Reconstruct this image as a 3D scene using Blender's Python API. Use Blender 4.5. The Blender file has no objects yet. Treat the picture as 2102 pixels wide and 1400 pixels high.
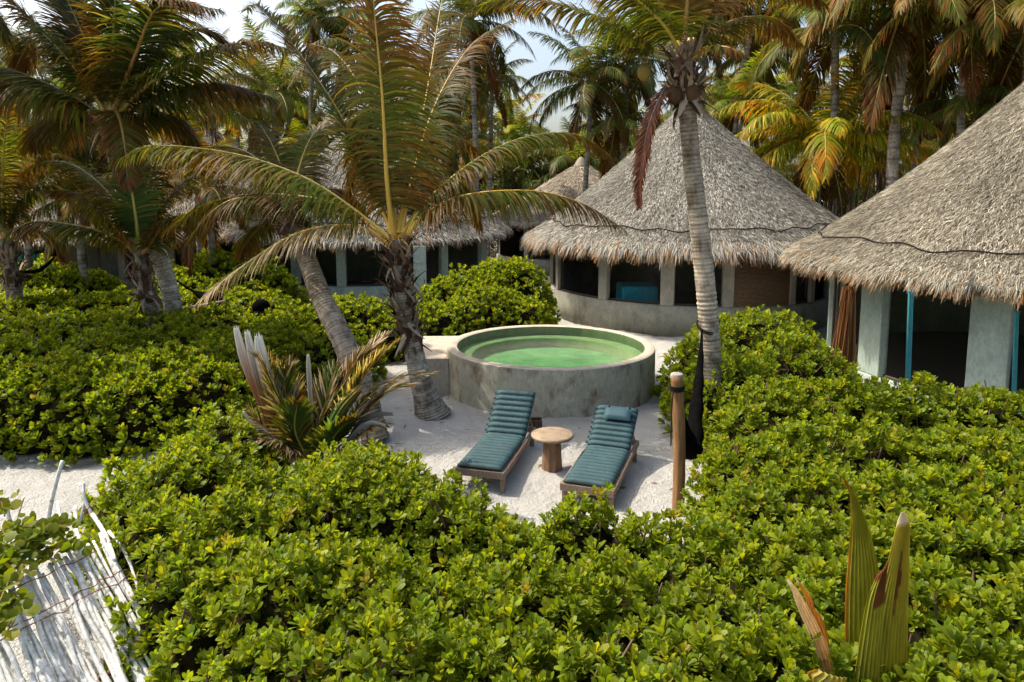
import bpy, math, random
import numpy as np
random.seed(7); RNG = np.random.default_rng(11)
PI = math.pi
scene = bpy.context.scene
COL = scene.collection

# ------------------------------------------------------------------ camera model
CAMZ = 3.9; PITCH = math.radians(6.6); FPX = 1400.0; CU, CV = 1051.0, 564.0
def ray(u, v):
    a = (u-CU)/FPX; b = (CV-v)/FPX
    c, s = math.cos(PITCH), math.sin(PITCH)
    return np.array([a, c+b*s, -s+b*c])
def P(u, v, Y=None, z=None):
    d = ray(u, v)
    t = Y/d[1] if Y is not None else (z-CAMZ)/d[2]
    return np.array([0, 0, CAMZ])+d*t
def V(*a): return np.array(a, float)
def nrm(a):
    a = np.asarray(a, float)
    return a/np.maximum(np.linalg.norm(a, axis=-1, keepdims=True), 1e-9)

cam = bpy.data.cameras.new("camera"); camo = bpy.data.objects.new("camera", cam); COL.objects.link(camo)
camo.location = (0, 0, CAMZ); camo.rotation_euler = (PI/2-PITCH, 0, 0)
cam.sensor_width = 36; cam.lens = 36*FPX/2102; cam.shift_y = -(700-CV)/2102; cam.clip_end = 2000
scene.camera = camo

# ------------------------------------------------------------------ light
SUN = nrm(V(-0.90, 0.28, 1.30))
elev = math.asin(SUN[2])
w = bpy.data.worlds.new("World"); scene.world = w; w.use_nodes = True
nt = w.node_tree; sky = nt.nodes.new('ShaderNodeTexSky'); sky.sky_type = 'NISHITA'; sky.sun_disc = False
sky.sun_elevation = elev; sky.sun_rotation = math.atan2(SUN[0], SUN[1]); sky.dust_density = 6.0; sky.air_density = 1.2
bg = nt.nodes['Background']; bg.inputs[1].default_value = 0.15
nt.links.new(sky.outputs[0], bg.inputs[0])
sl = bpy.data.lights.new("sun", 'SUN'); sl.energy = 3.5; sl.angle = math.radians(0.5); sl.color = (1, .89, .76)
so = bpy.data.objects.new("sun", sl); COL.objects.link(so)
from mathutils import Vector, Matrix
so.rotation_euler = Vector(SUN).to_track_quat('Z', 'Y').to_euler(); so.location = (-20, 12, 40)
scene.view_settings.view_transform = 'Standard'; scene.view_settings.look = 'None'
scene.view_settings.exposure = 0.95; scene.view_settings.gamma = 1
scene.cycles.max_bounces = 7; scene.cycles.diffuse_bounces = 3; scene.cycles.glossy_bounces = 3
scene.cycles.transmission_bounces = 5; scene.cycles.transparent_max_bounces = 8
scene.cycles.caustics_reflective = False; scene.cycles.caustics_refractive = False
scene.cycles.sample_clamp_indirect = 6

# ------------------------------------------------------------------ materials
class NT:
    def __init__(s, name):
        s.m = bpy.data.materials.new(name); s.m.use_nodes = True; s.t = s.m.node_tree
        s.p = s.t.nodes['Principled BSDF']; s.out = s.t.nodes['Material Output']
    def n(s, typ, **k):
        n = s.t.nodes.new(typ)
        for a, b in k.items(): setattr(n, a, b)
        return n
    def l(s, a, b): s.t.links.new(a, b)
    def noise(s, scale, detail=4, rough=.6, vec=None, mapscale=None):
        n = s.n('ShaderNodeTexNoise'); n.inputs['Scale'].default_value = scale; n.inputs['Detail'].default_value = detail
        n.inputs['Roughness'].default_value = rough
        if vec is None:
            vec = s.n('ShaderNodeTexCoord').outputs['Object']
        if mapscale:
            mp = s.n('ShaderNodeMapping'); mp.inputs['Scale'].default_value = mapscale; s.l(vec, mp.inputs[0]); vec = mp.outputs[0]
        s.l(vec, n.inputs['Vector']); return n.outputs['Fac']
    def ramp(s, fac, stops):
        r = s.n('ShaderNodeValToRGB'); e = r.color_ramp.elements
        while len(e) < len(stops): e.new(.5)
        for i, (p, c) in enumerate(stops):
            e[i].position = p; e[i].color = (*c, 1) if len(c) == 3 else c
        s.l(fac, r.inputs[0]); return r.outputs[0]
    def mix(s, a, b, fac, typ='MIX'):
        m = s.n('ShaderNodeMix', data_type='RGBA', blend_type=typ)
        for v_, i in ((fac, 0), (a, 6), (b, 7)):
            if hasattr(v_, 'is_linked'): s.l(v_, m.inputs[i])
            else: m.inputs[i].default_value = v_ if i == 0 else (*v_, 1)
        return m.outputs[2]
    def attr(s, name='tint'):
        a = s.n('ShaderNodeAttribute'); a.attribute_name = name; return a.outputs['Color']
    def bump(s, h, strength=.4, dist=.02):
        b = s.n('ShaderNodeBump'); b.inputs['Strength'].default_value = strength; b.inputs['Distance'].default_value = dist
        s.l(h, b.inputs['Height']); s.l(b.outputs[0], s.p.inputs['Normal'])
    def base(s, c, rough=.8, spec=.3):
        if hasattr(c, 'is_linked'): s.l(c, s.p.inputs['Base Color'])
        else: s.p.inputs['Base Color'].default_value = (*c, 1)
        s.p.inputs['Roughness'].default_value = rough; s.p.inputs['Specular IOR Level'].default_value = spec

def leaf_mat(name, rough=.45, spec=.4, trans=.35, sat=(1.5, 1.45, .7), objcol=False):
    k = NT(name); c = k.attr()
    if objcol:
        oi = k.n('ShaderNodeObjectInfo'); c = k.mix(c, oi.outputs['Color'], 1.0, 'MULTIPLY')
    k.base(c, rough, spec)
    tc = k.mix(c, sat, 1.0, 'MULTIPLY')
    tb = k.n('ShaderNodeBsdfTranslucent'); k.l(tc, tb.inputs[0])
    mx = k.n('ShaderNodeMixShader'); mx.inputs[0].default_value = trans
    k.l(k.p.outputs[0], mx.inputs[1]); k.l(tb.outputs[0], mx.inputs[2]); k.l(mx.outputs[0], k.out.inputs[0])
    return k.m
M = {}
M['leaf'] = leaf_mat('shrub_leaf', .5, .22, .5, (1.75, 1.6, .5))
M['frond'] = leaf_mat('palm_leaflet', .5, .12, .4, (1.9, 1.8, .5), True)
M['thatch'] = leaf_mat('thatch_straw', .85, .15, .08, (1.1, 1, .8))
k = NT('rachis'); k.base(k.attr(), .45, .4); M['rachis'] = k.m
k = NT('tinted_rough'); k.base(k.attr(), .85, .2); f = k.noise(30, 4); k.bump(f, .5, .01); M['rough'] = k.m
k = NT('shrub_shade_core'); f = k.noise(18, 4, .7); k.base(k.ramp(f, [(.35, (.004, .004, .002)), (.65, (.022, .018, .008))]), 1.0, 0.0); M['core'] = k.m  # near-black stand-in for the shade deep inside the shrubs
k = NT('palm_bark'); c = k.attr(); f = k.noise(9, 5, .7); c2 = k.mix(c, k.ramp(f, [(.3, (.45, .42, .38)), (.55, (1, 1, 1)), (.75, (1.15, 1.1, 1.05))]), 1.0, 'MULTIPLY')
g_ = k.noise(2.2, 5, .7); c2 = k.mix(c2, k.ramp(g_, [(.38, (.55, .5, .44)), (.52, (1, 1, 1)), (.68, (1.18, 1.16, 1.1))]), 1.0, 'MULTIPLY'); k.base(c2, .9, .15); f2 = k.noise(60, 3, .6, None, (1, 1, .25)); k.bump(f2, .6, .012); M['bark'] = k.m

k = NT('white_sand')
f = k.noise(1.3, 6, .6); f2 = k.noise(45, 3, .7); f3 = k.noise(5, 5, .65)
c = k.ramp(f, [(.3, (.55, .55, .505)), (.7, (.69, .685, .64))])
c = k.mix(c, k.ramp(f2, [(.3, (.8, .8, .8)), (.6, (1.05, 1.05, 1.05))]), .6, 'MULTIPLY'); k.base(c, .95, .1)
m1 = k.n('ShaderNodeMath', operation='MULTIPLY_ADD'); k.l(f3, m1.inputs[0]); m1.inputs[1].default_value = 2.2; k.l(f2, m1.inputs[2]); k.bump(m1.outputs[0], 1.0, .09); M['sand'] = k.m

def concrete(name, a, b, stain, sscale=1.6, amt=.8, objz=.35):
    k = NT(name); f = k.noise(2.2, 7, .68); g = k.noise(sscale, 6, .7, None, (1, 1, objz)); h = k.noise(24, 5, .65, None, (1, 1, .4))
    c = k.ramp(f, [(.3, a), (.68, b)])
    c = k.mix(c, stain, k.ramp(g, [(.50, (0, 0, 0)), (.66, (amt, amt, amt))]))
    c = k.mix(c, k.ramp(h, [(.3, (.72, .72, .72)), (.65, (1.1, 1.1, 1.1))]), .8, 'MULTIPLY')
    k.base(c, .85, .25); k.bump(h, .35, .01); return k.m
M['pool_wall'] = concrete('stained_cement', (.27, .27, .20), (.43, .41, .31), (.13, .075, .04), 2.4, .9, .6)
M['pool_rim'] = concrete('cement_rim', (.36, .32, .25), (.50, .44, .35), (.22, .18, .13), 2.5, .5, 1)
M['hut_wall'] = concrete('hut_cement', (.20, .205, .165), (.34, .335, .27), (.09, .075, .06), 1.3, .7)
M['hut_post'] = concrete('hut_post_cement', (.27, .255, .21), (.38, .355, .29), (.2, .18, .14), 1.5, .5)
M['aqua_wall'] = concrete('aqua_cement', (.26, .34, .30), (.38, .45, .40), (.20, .23, .20), 1.5, .6)
def plain(name, c, rough=.8, spec=.3, nz=20, amt=.35, bump=.25, ms=None):
    k = NT(name); f = k.noise(nz, 5, .6, None, ms)
    lo = tuple(x*(1-amt) for x in c); hi = tuple(min(1, x*(1+amt)) for x in c)
    k.base(k.ramp(f, [(.3, lo), (.7, hi)]), rough, spec); k.bump(f, bump, .008); return k.m
M['dark_wood'] = plain('dark_wood', (.05, .035, .025), .6, .3, 14, .5, .3, (1, 1, .15))
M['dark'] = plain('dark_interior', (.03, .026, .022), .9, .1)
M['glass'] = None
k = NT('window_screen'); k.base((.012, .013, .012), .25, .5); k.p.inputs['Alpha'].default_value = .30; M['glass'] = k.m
M['teal'] = plain('teal_cloth', (.03, .42, .55), .8, .2, 10, .25)
M['aqua_paint'] = plain('aqua_paint', (.05, .25, .27), .7, .3, 12, .2)
k = NT('blue_green_canvas'); f = k.noise(40, 5, .6); c = k.ramp(f, [(.3, (.017, .052, .062)), (.7, (.030, .082, .094))]); f2 = k.noise(4, 3, .6)
c = k.mix(c, k.ramp(f2, [(.35, (.8, .85, .85)), (.7, (1.25, 1.2, 1.15))]), 1., 'MULTIPLY'); k.base(k.mix(c, k.attr(), 1., 'MULTIPLY'), .72, .35); k.bump(f, .2, .008); M['cushion'] = k.m
M['cushion_old'] = plain('blue_green_canvas', (.030, .068, .075), .72, .35, 60, .25, .15)
M['pillow'] = plain('blue_green_pillow', (.022, .065, .082), .7, .35, 60, .25, .15)
M['wood_grey'] = plain('weathered_wood', (.22, .16, .115), .8, .2, 9, .45, .4, (6, .6, 6))
M['wood_post'] = plain('post_wood', (.20, .105, .042), .75, .25, 7, .5, .4, (4, 4, .4))
M['table_top'] = plain('table_top_wood', (.25, .185, .12), .6, .3, 7, .3, .25)
M['table_leg'] = plain('table_leg_wood', (.19, .105, .055), .65, .3, 7, .45, .3, (2, 2, .5))
M['black_cloth'] = plain('black_cloth', (.004, .0035, .0035), 1.0, .02, 25, .5, .6, (1, 1, .2))
M['white_paint'] = None
k = NT('chipped_white_paint'); f = k.noise(22, 6, .75); g = k.noise(5, 3)
c = k.ramp(f, [(.35, (.22, .16, .11)), (.43, (.52, .51, .47)), (.60, (.70, .71, .69))]); c = k.mix(c, k.ramp(g, [(.3, (.85, .88, .88)), (.7, (1, 1, 1))]), 1., 'MULTIPLY'); k.base(c, .6, .3); k.bump(f, .8, .01); M['white_paint'] = k.m
M['wire'] = plain('rusty_wire', (.20, .075, .035), .8, .2)
M['rope'] = plain('dark_rope', (.018, .013, .012), .9, .1, 60, .4, .6)
M['woven'] = None
k = NT('woven_reed'); wv = k.n('ShaderNodeTexWave'); wv.wave_type = 'BANDS'; wv.bands_direction = 'Z'; wv.inputs['Scale'].default_value = 9; wv.inputs['Distortion'].default_value = 5; wv.inputs['Detail'].default_value = 4; wv.inputs['Detail Scale'].default_value = 3
k.l(k.n('ShaderNodeTexCoord').outputs['Object'], wv.inputs[0]); f = k.noise(30, 4, .7)
c = k.ramp(wv.outputs['Fac'], [(.2, (.09, .05, .028)), (.8, (.26, .17, .10))]); c = k.mix(c, k.ramp(f, [(.3, (.5, .5, .5)), (.7, (1.2, 1.2, 1.2))]), .8, 'MULTIPLY'); k.base(c, .8, .2); k.bump(wv.outputs['Fac'], .6, .02); M['woven'] = k.m
k = NT('roof_underlayer'); f = k.noise(26, 5, .75, None, (1, 1, .5)); g = k.noise(1.2, 4)
c = k.ramp(f, [(.3, (.06, .05, .038)), (.55, (.20, .175, .13)), (.75, (.34, .30, .23))]); k.base(c, .95, .1); k.bump(f, .8, .05); M['roof'] = k.m
k = NT('pool_floor'); f = k.noise(2.0, 5, .6); f2 = k.noise(9, 4, .7)
c = k.ramp(f, [(.35, (.11, .28, .12)), (.65, (.22, .42, .20))]); c = k.mix(c, k.ramp(f2, [(.3, (.75, .8, .7)), (.65, (1.1, 1.1, 1.1))]), .8, 'MULTIPLY'); k.base(c, .9, .1); M['pool_floor'] = k.m
k = NT('pool_bench'); f = k.noise(5, 5, .7); k.base(k.ramp(f, [(.3, (.26, .33, .17)), (.7, (.40, .45, .25))]), .9, .1); M['pool_bench'] = k.m
k = NT('pool_inner'); f = k.noise(5, 5, .7, None, (1, 1, .4)); k.base(k.ramp(f, [(.3, (.10, .15, .07)), (.7, (.20, .26, .13))]), .9, .1); M['pool_inner'] = k.m
k = NT('pool_water'); gl = k.n('ShaderNodeBsdfGlossy'); gl.inputs['Roughness'].default_value = .03
tr = k.n('ShaderNodeBsdfTransparent'); tr.inputs[0].default_value = (.70, .86, .72, 1)
fr = k.n('ShaderNodeFresnel'); fr.inputs[0].default_value = 1.33; mx = k.n('ShaderNodeMixShader')
f = k.noise(4, 3, .6, None, (1, 2, 1)); f2 = k.noise(13, 3, .6, None, (1, 2, 1)); ad = k.n('ShaderNodeMath', operation='MULTIPLY_ADD'); k.l(f2, ad.inputs[0]); ad.inputs[1].default_value = .3; k.l(f, ad.inputs[2])
b = k.n('ShaderNodeBump'); b.inputs['Strength'].default_value = .6; b.inputs['Distance'].default_value = .07; k.l(ad.outputs[0], b.inputs['Height'])
k.l(b.outputs[0], gl.inputs['Normal']); k.l(b.outputs[0], fr.inputs['Normal'])
k.l(fr.outputs[0], mx.inputs[0]); k.l(tr.outputs[0], mx.inputs[1]); k.l(gl.outputs[0], mx.inputs[2]); k.l(mx.outputs[0], k.out.inputs[0]); M['water'] = k.m

# ------------------------------------------------------------------ mesh helpers
def mesh_np(name, verts, quads, mats, colors=None, matidx=None, smooth=False):
    verts = np.ascontiguousarray(verts, dtype=np.float32); quads = np.ascontiguousarray(quads, dtype=np.int32)
    me = bpy.data.meshes.new(name); nq = len(quads); kk = quads.shape[1]
    me.vertices.add(len(verts)); me.vertices.foreach_set('co', verts.ravel())
    me.loops.add(nq*kk); me.loops.foreach_set('vertex_index', quads.ravel())
    me.polygons.add(nq); me.polygons.foreach_set('loop_start', np.arange(0, nq*kk, kk, dtype=np.int32))
    me.polygons.foreach_set('loop_total', np.full(nq, kk, dtype=np.int32))
    if smooth: me.polygons.foreach_set('use_smooth', np.ones(nq, dtype=bool))
    for m in (mats if isinstance(mats, (list, tuple)) else [mats]): me.materials.append(m)
    if matidx is not None: me.polygons.foreach_set('material_index', np.asarray(matidx, dtype=np.int32))
    me.update(calc_edges=True)
    if colors is not None:
        a = me.color_attributes.new('tint', 'FLOAT_COLOR', 'POINT')
        c = np.ones((len(verts), 4), np.float32); c[:, :3] = colors; a.data.foreach_set('color', c.ravel())
    return me
def tag(o, label=None, cat=None, group=None, kind=None):
    if label: o['label'] = label
    if cat: o['category'] = cat
    if group: o['group'] = group
    if kind: o['kind'] = kind
    return o
def link(name, me, parent=None, loc=None, world=False):
    o = bpy.data.objects.new(name, me); COL.objects.link(o)
    if parent is not None:
        o.parent = parent
        if world: o.matrix_parent_inverse = Matrix.LocRotScale(parent.location, parent.rotation_euler, None).inverted()
    if loc is not None: o.location = loc
    return o
def empty(name, loc, label, cat, group=None, rz=0):
    o = bpy.data.objects.new(name, None); COL.objects.link(o); o.location = tuple(loc); o.rotation_euler = (0, 0, rz); o.empty_display_size = .2
    return tag(o, label, cat, group)
class MB:
    """collects shapes, builds one mesh; coordinates world unless stated"""
    def __init__(s): s.v = []; s.f = []; s.c = []; s.n = 0; s.sm = []
    def add(s, v, f, c=(1, 1, 1), smooth=False):
        v = np.asarray(v, float); s.v.append(v)
        s.f += [tuple(int(i)+s.n for i in q) for q in f]; s.sm += [smooth]*len(f)
        c = np.asarray(c, float); s.c.append(np.broadcast_to(c, (len(v), 3))); s.n += len(v)
    def box(s, c, size, rz=0, c3=(1, 1, 1), bev=.0):
        sx, sy, sz = [x/2 for x in size]; R = np.array([[math.cos(rz), -math.sin(rz), 0], [math.sin(rz), math.cos(rz), 0], [0, 0, 1]])
        b = min(bev, sx*.9, sy*.9, sz*.9)
        if b <= 0:
            v = [(x*sx, y*sy, z*sz) for z in (-1, 1) for (x, y) in ((-1, -1), (1, -1), (1, 1), (-1, 1))]
            f = [(3, 2, 1, 0), (4, 5, 6, 7), (0, 1, 5, 4), (1, 2, 6, 5), (2, 3, 7, 6), (3, 0, 4, 7)]
        else:
            v = []; 
            for (zz, ins) in ((-sz, b), (-sz+b, 0), (sz-b, 0), (sz, b)):
                x, y = sx-ins, sy-ins
                for (px, py) in ((-x+b*(ins == 0), -y), (x-b*(ins == 0), -y), (x, -y+b*(ins == 0)), (x, y-b*(ins == 0)), (x-b*(ins == 0), y), (-x+b*(ins == 0), y), (-x, y-b*(ins == 0)), (-x, -y+b*(ins == 0))):
                    v.append((px, py, zz))
            f = [tuple(range(7, -1, -1)), tuple(range(24, 32))]
            for L in range(3):
                for i in range(8):
                    j = (i+1) % 8; f.append((L*8+i, L*8+j, L*8+8+j, L*8+8+i))
        s.add(np.array(v)@R.T+np.array(c, float), f, c3)
    def tube(s, pts, rad, seg=8, c3=(1, 1, 1), caps=True, cols=None, flat=1.0):
        pts = np.asarray(pts, float); n = len(pts); rad = np.broadcast_to(rad, (n,))
        T = nrm(np.gradient(pts, axis=0)); up = V(0, 0, 1) if abs(T[0][2]) < .9 else V(1, 0, 0)
        a = nrm(np.cross(T[0], up)); vs = []
        ang = np.arange(seg)*2*PI/seg
        for i in range(n):
            a = nrm(a-T[i]*np.dot(a, T[i])); b = np.cross(T[i], a)
            vs.append(pts[i]+rad[i]*(np.outer(np.cos(ang), a)+flat*np.outer(np.sin(ang), b)))
        f = []
        for i in range(n-1):
            for j in range(seg):
                q = (j+1) % seg; f.append((i*seg+j, i*seg+q, (i+1)*seg+q, (i+1)*seg+j))
        if caps: f += [tuple(range(seg-1, -1, -1)), tuple(range((n-1)*seg, n*seg))]
        s.add(np.concatenate(vs), f, np.repeat(np.asarray(cols, float), seg, axis=0) if cols is not None else c3, True)
    def ring(s, prof, center, seg=64, a0=0, a1=2*PI, c3=(1, 1, 1), smooth=True, closed_prof=False, jit=0):
        full = abs(a1-a0-2*PI) < 1e-6; na = seg if full else seg+1
        th = a0+np.arange(na)*(a1-a0)/seg; vs = []
        for (r, z) in prof: vs.append(np.stack([center[0]+r*np.cos(th), center[1]+r*np.sin(th), np.full(na, center[2]+z)], 1))
        f = []; m = len(prof)
        for i in range(m if closed_prof else m-1):
            i2 = (i+1) % m
            for j in range(seg):
                q = (j+1) % na; f.append((i*na+j, i*na+q, i2*na+q, i2*na+j))
        if not full and closed_prof:
            f += [tuple(i*na for i in range(m))[::-1], tuple(i*na+na-1 for i in range(m))]
        s.add(np.concatenate(vs), f, c3, smooth)
    def build(s, name, mat, parent=None, origin=None, world=True):
        v = np.concatenate(s.v); c = np.concatenate(s.c)
        if parent is not None and world:
            Mi = np.array(Matrix.LocRotScale(parent.location, parent.rotation_euler, None).inverted())
            if parent.parent is not None: Mi = Mi@np.array(Matrix.LocRotScale(parent.parent.location, parent.parent.rotation_euler, None).inverted())
            v = v@Mi[:3, :3].T+Mi[:3, 3]
        if origin is not None: v = v-np.asarray(origin, float)
        me = bpy.data.meshes.new(name); me.from_pydata(v.tolist(), [], s.f)
        for m in (mat if isinstance(mat, (list, tuple)) else [mat]): me.materials.append(m)
        me.polygons.foreach_set('use_smooth', s.sm)
        a = me.color_attributes.new('tint', 'FLOAT_COLOR', 'POINT'); cc = np.ones((len(v), 4), np.float32); cc[:, :3] = c; a.data.foreach_set('color', cc.ravel())
        me.update(); return link(name, me, parent, None if origin is None else tuple(origin))
def catmull(pts, n=40):
    p = np.asarray(pts, float); p = np.vstack([2*p[0]-p[1], p, 2*p[-1]-p[-2]]); out = []
    m = len(p)-3
    for i in range(m):
        for t in np.linspace(0, 1, 14, endpoint=(i == m-1)):
            a, b, c, d = p[i:i+4]; out.append(.5*((2*b)+(-a+c)*t+(2*a-5*b+4*c-d)*t*t+(-a+3*b-3*c+d)*t**3))
    out = np.array(out); L = np.concatenate([[0], np.cumsum(np.linalg.norm(np.diff(out, axis=0), axis=1))])
    s = np.linspace(0, L[-1], n); return np.stack([np.interp(s, L, out[:, i]) for i in range(3)], 1), L[-1]
def lumpy(x, y, seed=0):
    return (np.sin(x*2.3+seed)*np.sin(y*2.9+1.7*seed)+.6*np.sin(x*5.1+y*1.3+seed*2)*np.sin(y*4.7-x*.8+seed)+.4*np.sin(x*9.7-y*3+seed)*np.sin(y*10.3+x*2))

# ------------------------------------------------------------------ palm fronds
GREEN = V(.070, .098, .013); DGREEN = V(.034, .062, .018); BROWN = V(.120, .055, .014); YEL = V(.30, .22, .035); TAN = V(.42, .34, .24); RED = V(.14, .04, .015)
def frond_data(pts, nl=85, Lmax=.95, droop=.5, wid=.026, brown=.3, seed=0, green=GREEN, rach=V(.30, .20, .03), start=.13, rr=.028, tat=.05, seg=5, spread=1.0, wind=None, onecol=None, pale=.0, nofold=0):
    rg = np.random.default_rng(seed+100)
    cur, L = catmull(pts, 60); T = nrm(np.gradient(cur, axis=0)); s_all = np.linspace(0, 1, 60)
    side0 = np.cross(T, V(0, 0, 1)); 
    avg = nrm(cur[-1]-cur[0]); sv = nrm(np.cross(avg, V(0, 0, 1)) if abs(avg[2]) < .97 else V(1, 0, 0)); 
    side0 = nrm(side0*1.0+sv*.35*np.sign((side0@sv))[:, None]); side0 = nrm(side0-T*np.sum(side0*T, 1, keepdims=True))
    up0 = np.cross(side0, T)
    V_, F_, C_, MI = [], [], [], []
    # leaflets
    s = start+(1-start)*np.linspace(0, 1, nl)**.95
    s = np.tile(s, 2)+rg.normal(0, .003, 2*nl); s = np.clip(s, 0, .999); sd = np.repeat([1., -1.], nl)
    it = lambda A: np.stack([np.interp(s, s_all, A[:, i]) for i in range(3)], 1)
    B = it(cur); Tt = nrm(it(T)); S = nrm(it(side0))*sd[:, None]; U = nrm(it(up0))
    q = (s-start)/(1-start)
    ln = Lmax*(.42+.58*np.sin(PI*np.clip(q*.92+.12, 0, 1))**.7)*(1-.35*q)*rg.uniform(.8, 1.08, 2*nl)
    ln = np.where(rg.random(2*nl) < tat, ln*rg.uniform(.2, .7, 2*nl), ln)
    ang = np.radians(72-42*q+rg.normal(0, 5, 2*nl))*spread
    D = Tt*np.cos(ang)[:, None]+S*np.sin(ang)[:, None]+U*rg.uniform(.05, .35, 2*nl)[:, None]
    D = nrm(D+rg.normal(0, .05, D.shape))
    Wd = nrm(np.cross(D, U)+.25*Tt)   # width direction
    dr = droop*rg.uniform(.7, 1.35, 2*nl)
    pos = B.copy(); prof = [.75, 1.0, .85, .5, .06] if seg == 4 else [.75, 1, 1, .8, .5, .05]
    if seg == 2: prof = [.8, 1, .1]
    if seg == 3: prof = [.75, 1, .75, .08]
    seg = len(prof)-1
    rows = []
    bw = np.clip((brown*.62 if brown < .95 else brown)+rg.normal(0, .2, 2*nl)+.25*(q-.5)+.25*np.sin(q*9+seed), 0, 1)
    bc = BROWN[None]*(1+rg.normal(0, .25, 2*nl))[:, None]; gc = green[None]*(1+rg.normal(0, .22, 2*nl))[:, None]
    mixy = (rg.random(2*nl) < .12)[:, None]; gc = np.where(mixy, gc*.5+YEL*.5, gc)
    paleL = (rg.random(2*nl) < pale)[:, None]; bc = np.where(paleL, TAN*rg.uniform(.7, 1.3, (2*nl, 1)), bc); bw = np.where(paleL[:, 0], np.maximum(bw, .45), bw)
    cols = []
    for j in range(seg+1):
        t = j/seg
        w_ = wid*prof[j]*.5*(ln/Lmax)**.3
        rows.append((pos-Wd*w_[:, None], pos+Wd*w_[:, None]))
        kk = np.clip(bw*1.1-.15+.75*bw*t+.25*(t**2), 0, 1)[:, None]
        cc = gc*(1-kk)+bc*kk
        if onecol is not None: cc = onecol[None]*(1+.0*cc)*(1+rg.normal(0, .2, 2*nl))[:, None]
        cols.append(np.clip(cc, .003, .8))
        D = nrm(D+np.array([0, 0, -1.])[None]*(dr*1.1/seg)[:, None]+(0 if wind is None else np.asarray(wind)[None]/seg))
        Wd = nrm(Wd-D*np.sum(Wd*D, 1, keepdims=True))
        pos = pos+D*(ln/seg)[:, None]
    n2 = 2*nl; arr = np.stack([np.stack(r, 1) for r in rows], 1)  # n2, seg+1, 2, 3
    V_.append(arr.reshape(-1, 3)); C_.append(np.repeat(np.stack(cols, 1)[:, :, None], 2, 2).reshape(-1, 3))
    b = (np.arange(n2)*(seg+1)*2)[:, None]+(np.arange(seg)*2)[None]
    F = np.stack([b, b+1, b+3, b+2], 2).reshape(-1, 4); F_.append(F); MI.append(np.zeros(len(F)))
    off = arr.size//3
    # rachis
    sgm = 6; m = 26; idx = np.linspace(0, 59, m).astype(int)
    rad = rr*np.interp(np.linspace(0, 1, m), [0, .04, .12, .5, 1], [2.3, 1.7, 1.05, .6, .12])
    a = np.arange(sgm)*2*PI/sgm
    rv = cur[idx][:, None]+rad[:, None, None]*(np.cos(a)[None, :, None]*side0[idx][:, None]+.7*np.sin(a)[None, :, None]*up0[idx][:, None])
    V_.append(rv.reshape(-1, 3)); rc = np.repeat((rach[None]*np.interp(np.linspace(0, 1, m), [0, .5, 1], [1, 1, .6])[:, None])[:, None], sgm, 1).reshape(-1, 3); C_.append(rc)
    i, j = np.meshgrid(np.arange(m-1), np.arange(sgm), indexing='ij'); j2 = (j+1) % sgm
    F = np.stack([i*sgm+j, i*sgm+j2, (i+1)*sgm+j2, (i+1)*sgm+j], 2).reshape(-1, 4)+off; F_.append(F); MI.append(np.ones(len(F)))
    return np.concatenate(V_), np.concatenate(F_), np.concatenate(C_), np.concatenate(MI)
def frond_mesh(name, pts, **k):
    v, f, c, mi = frond_data(pts, **k); return mesh_np(name, v, f, [M['frond'], M['rachis']], c, mi)
def frond_world(parent, pts, name='frond', **k):
    k['nl'] = int(k.get('nl', 85)*1.9); k['wid'] = k.get('wid', .026)*1.3; k['rr'] = k.get('rr', .028)*1.3; k['rach'] = k.get('rach', V(.30, .20, .03))*1.25
    pts = np.array(pts)-np.array(parent.location); o = link(name, frond_mesh(name, pts, **k), parent); return o

def trunk_into(parent, pts, r, flare=1.6, name='trunk', ringgap=.07, tone=(.27, .235, .185), seg=20):
    cur, L = catmull(pts, max(40, min(300, int(np.sum(np.linalg.norm(np.diff(np.array(pts), axis=0), axis=1))/ringgap*3))))
    n = len(cur); s = np.linspace(0, L, n); rg = np.random.default_rng(int(abs(pts[0][0]*100)))
    rad = r*(1+(flare-1)*np.exp(-s/.35)) * np.interp(s/L, [0, .5, 1], [1.1, .95, .8])
    wk = np.cumsum(rg.normal(0, .07, n)); rs = np.sin(2*PI*(np.arange(n)/3.0+wk)); wob = rg.normal(0, .014, n)
    rad = rad*(1+np.where(rs > .3, .04, np.where(rs > -.4, .0, -.02))+wob)
    tone = V(*tone); cols = tone[None]*np.where(rs < -.4, rg.uniform(.45, .9, n), 1.0)[:, None]*(1+rg.normal(0, .12, n))[:, None]
    cols = cols*(1+.2*np.sin(s*1.7+pts[0][0]))[:, None]
    mb = MB(); mb.tube(cur, rad, seg, cols=cols); return mb.build(name, M['bark'], parent), cur, L

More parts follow.
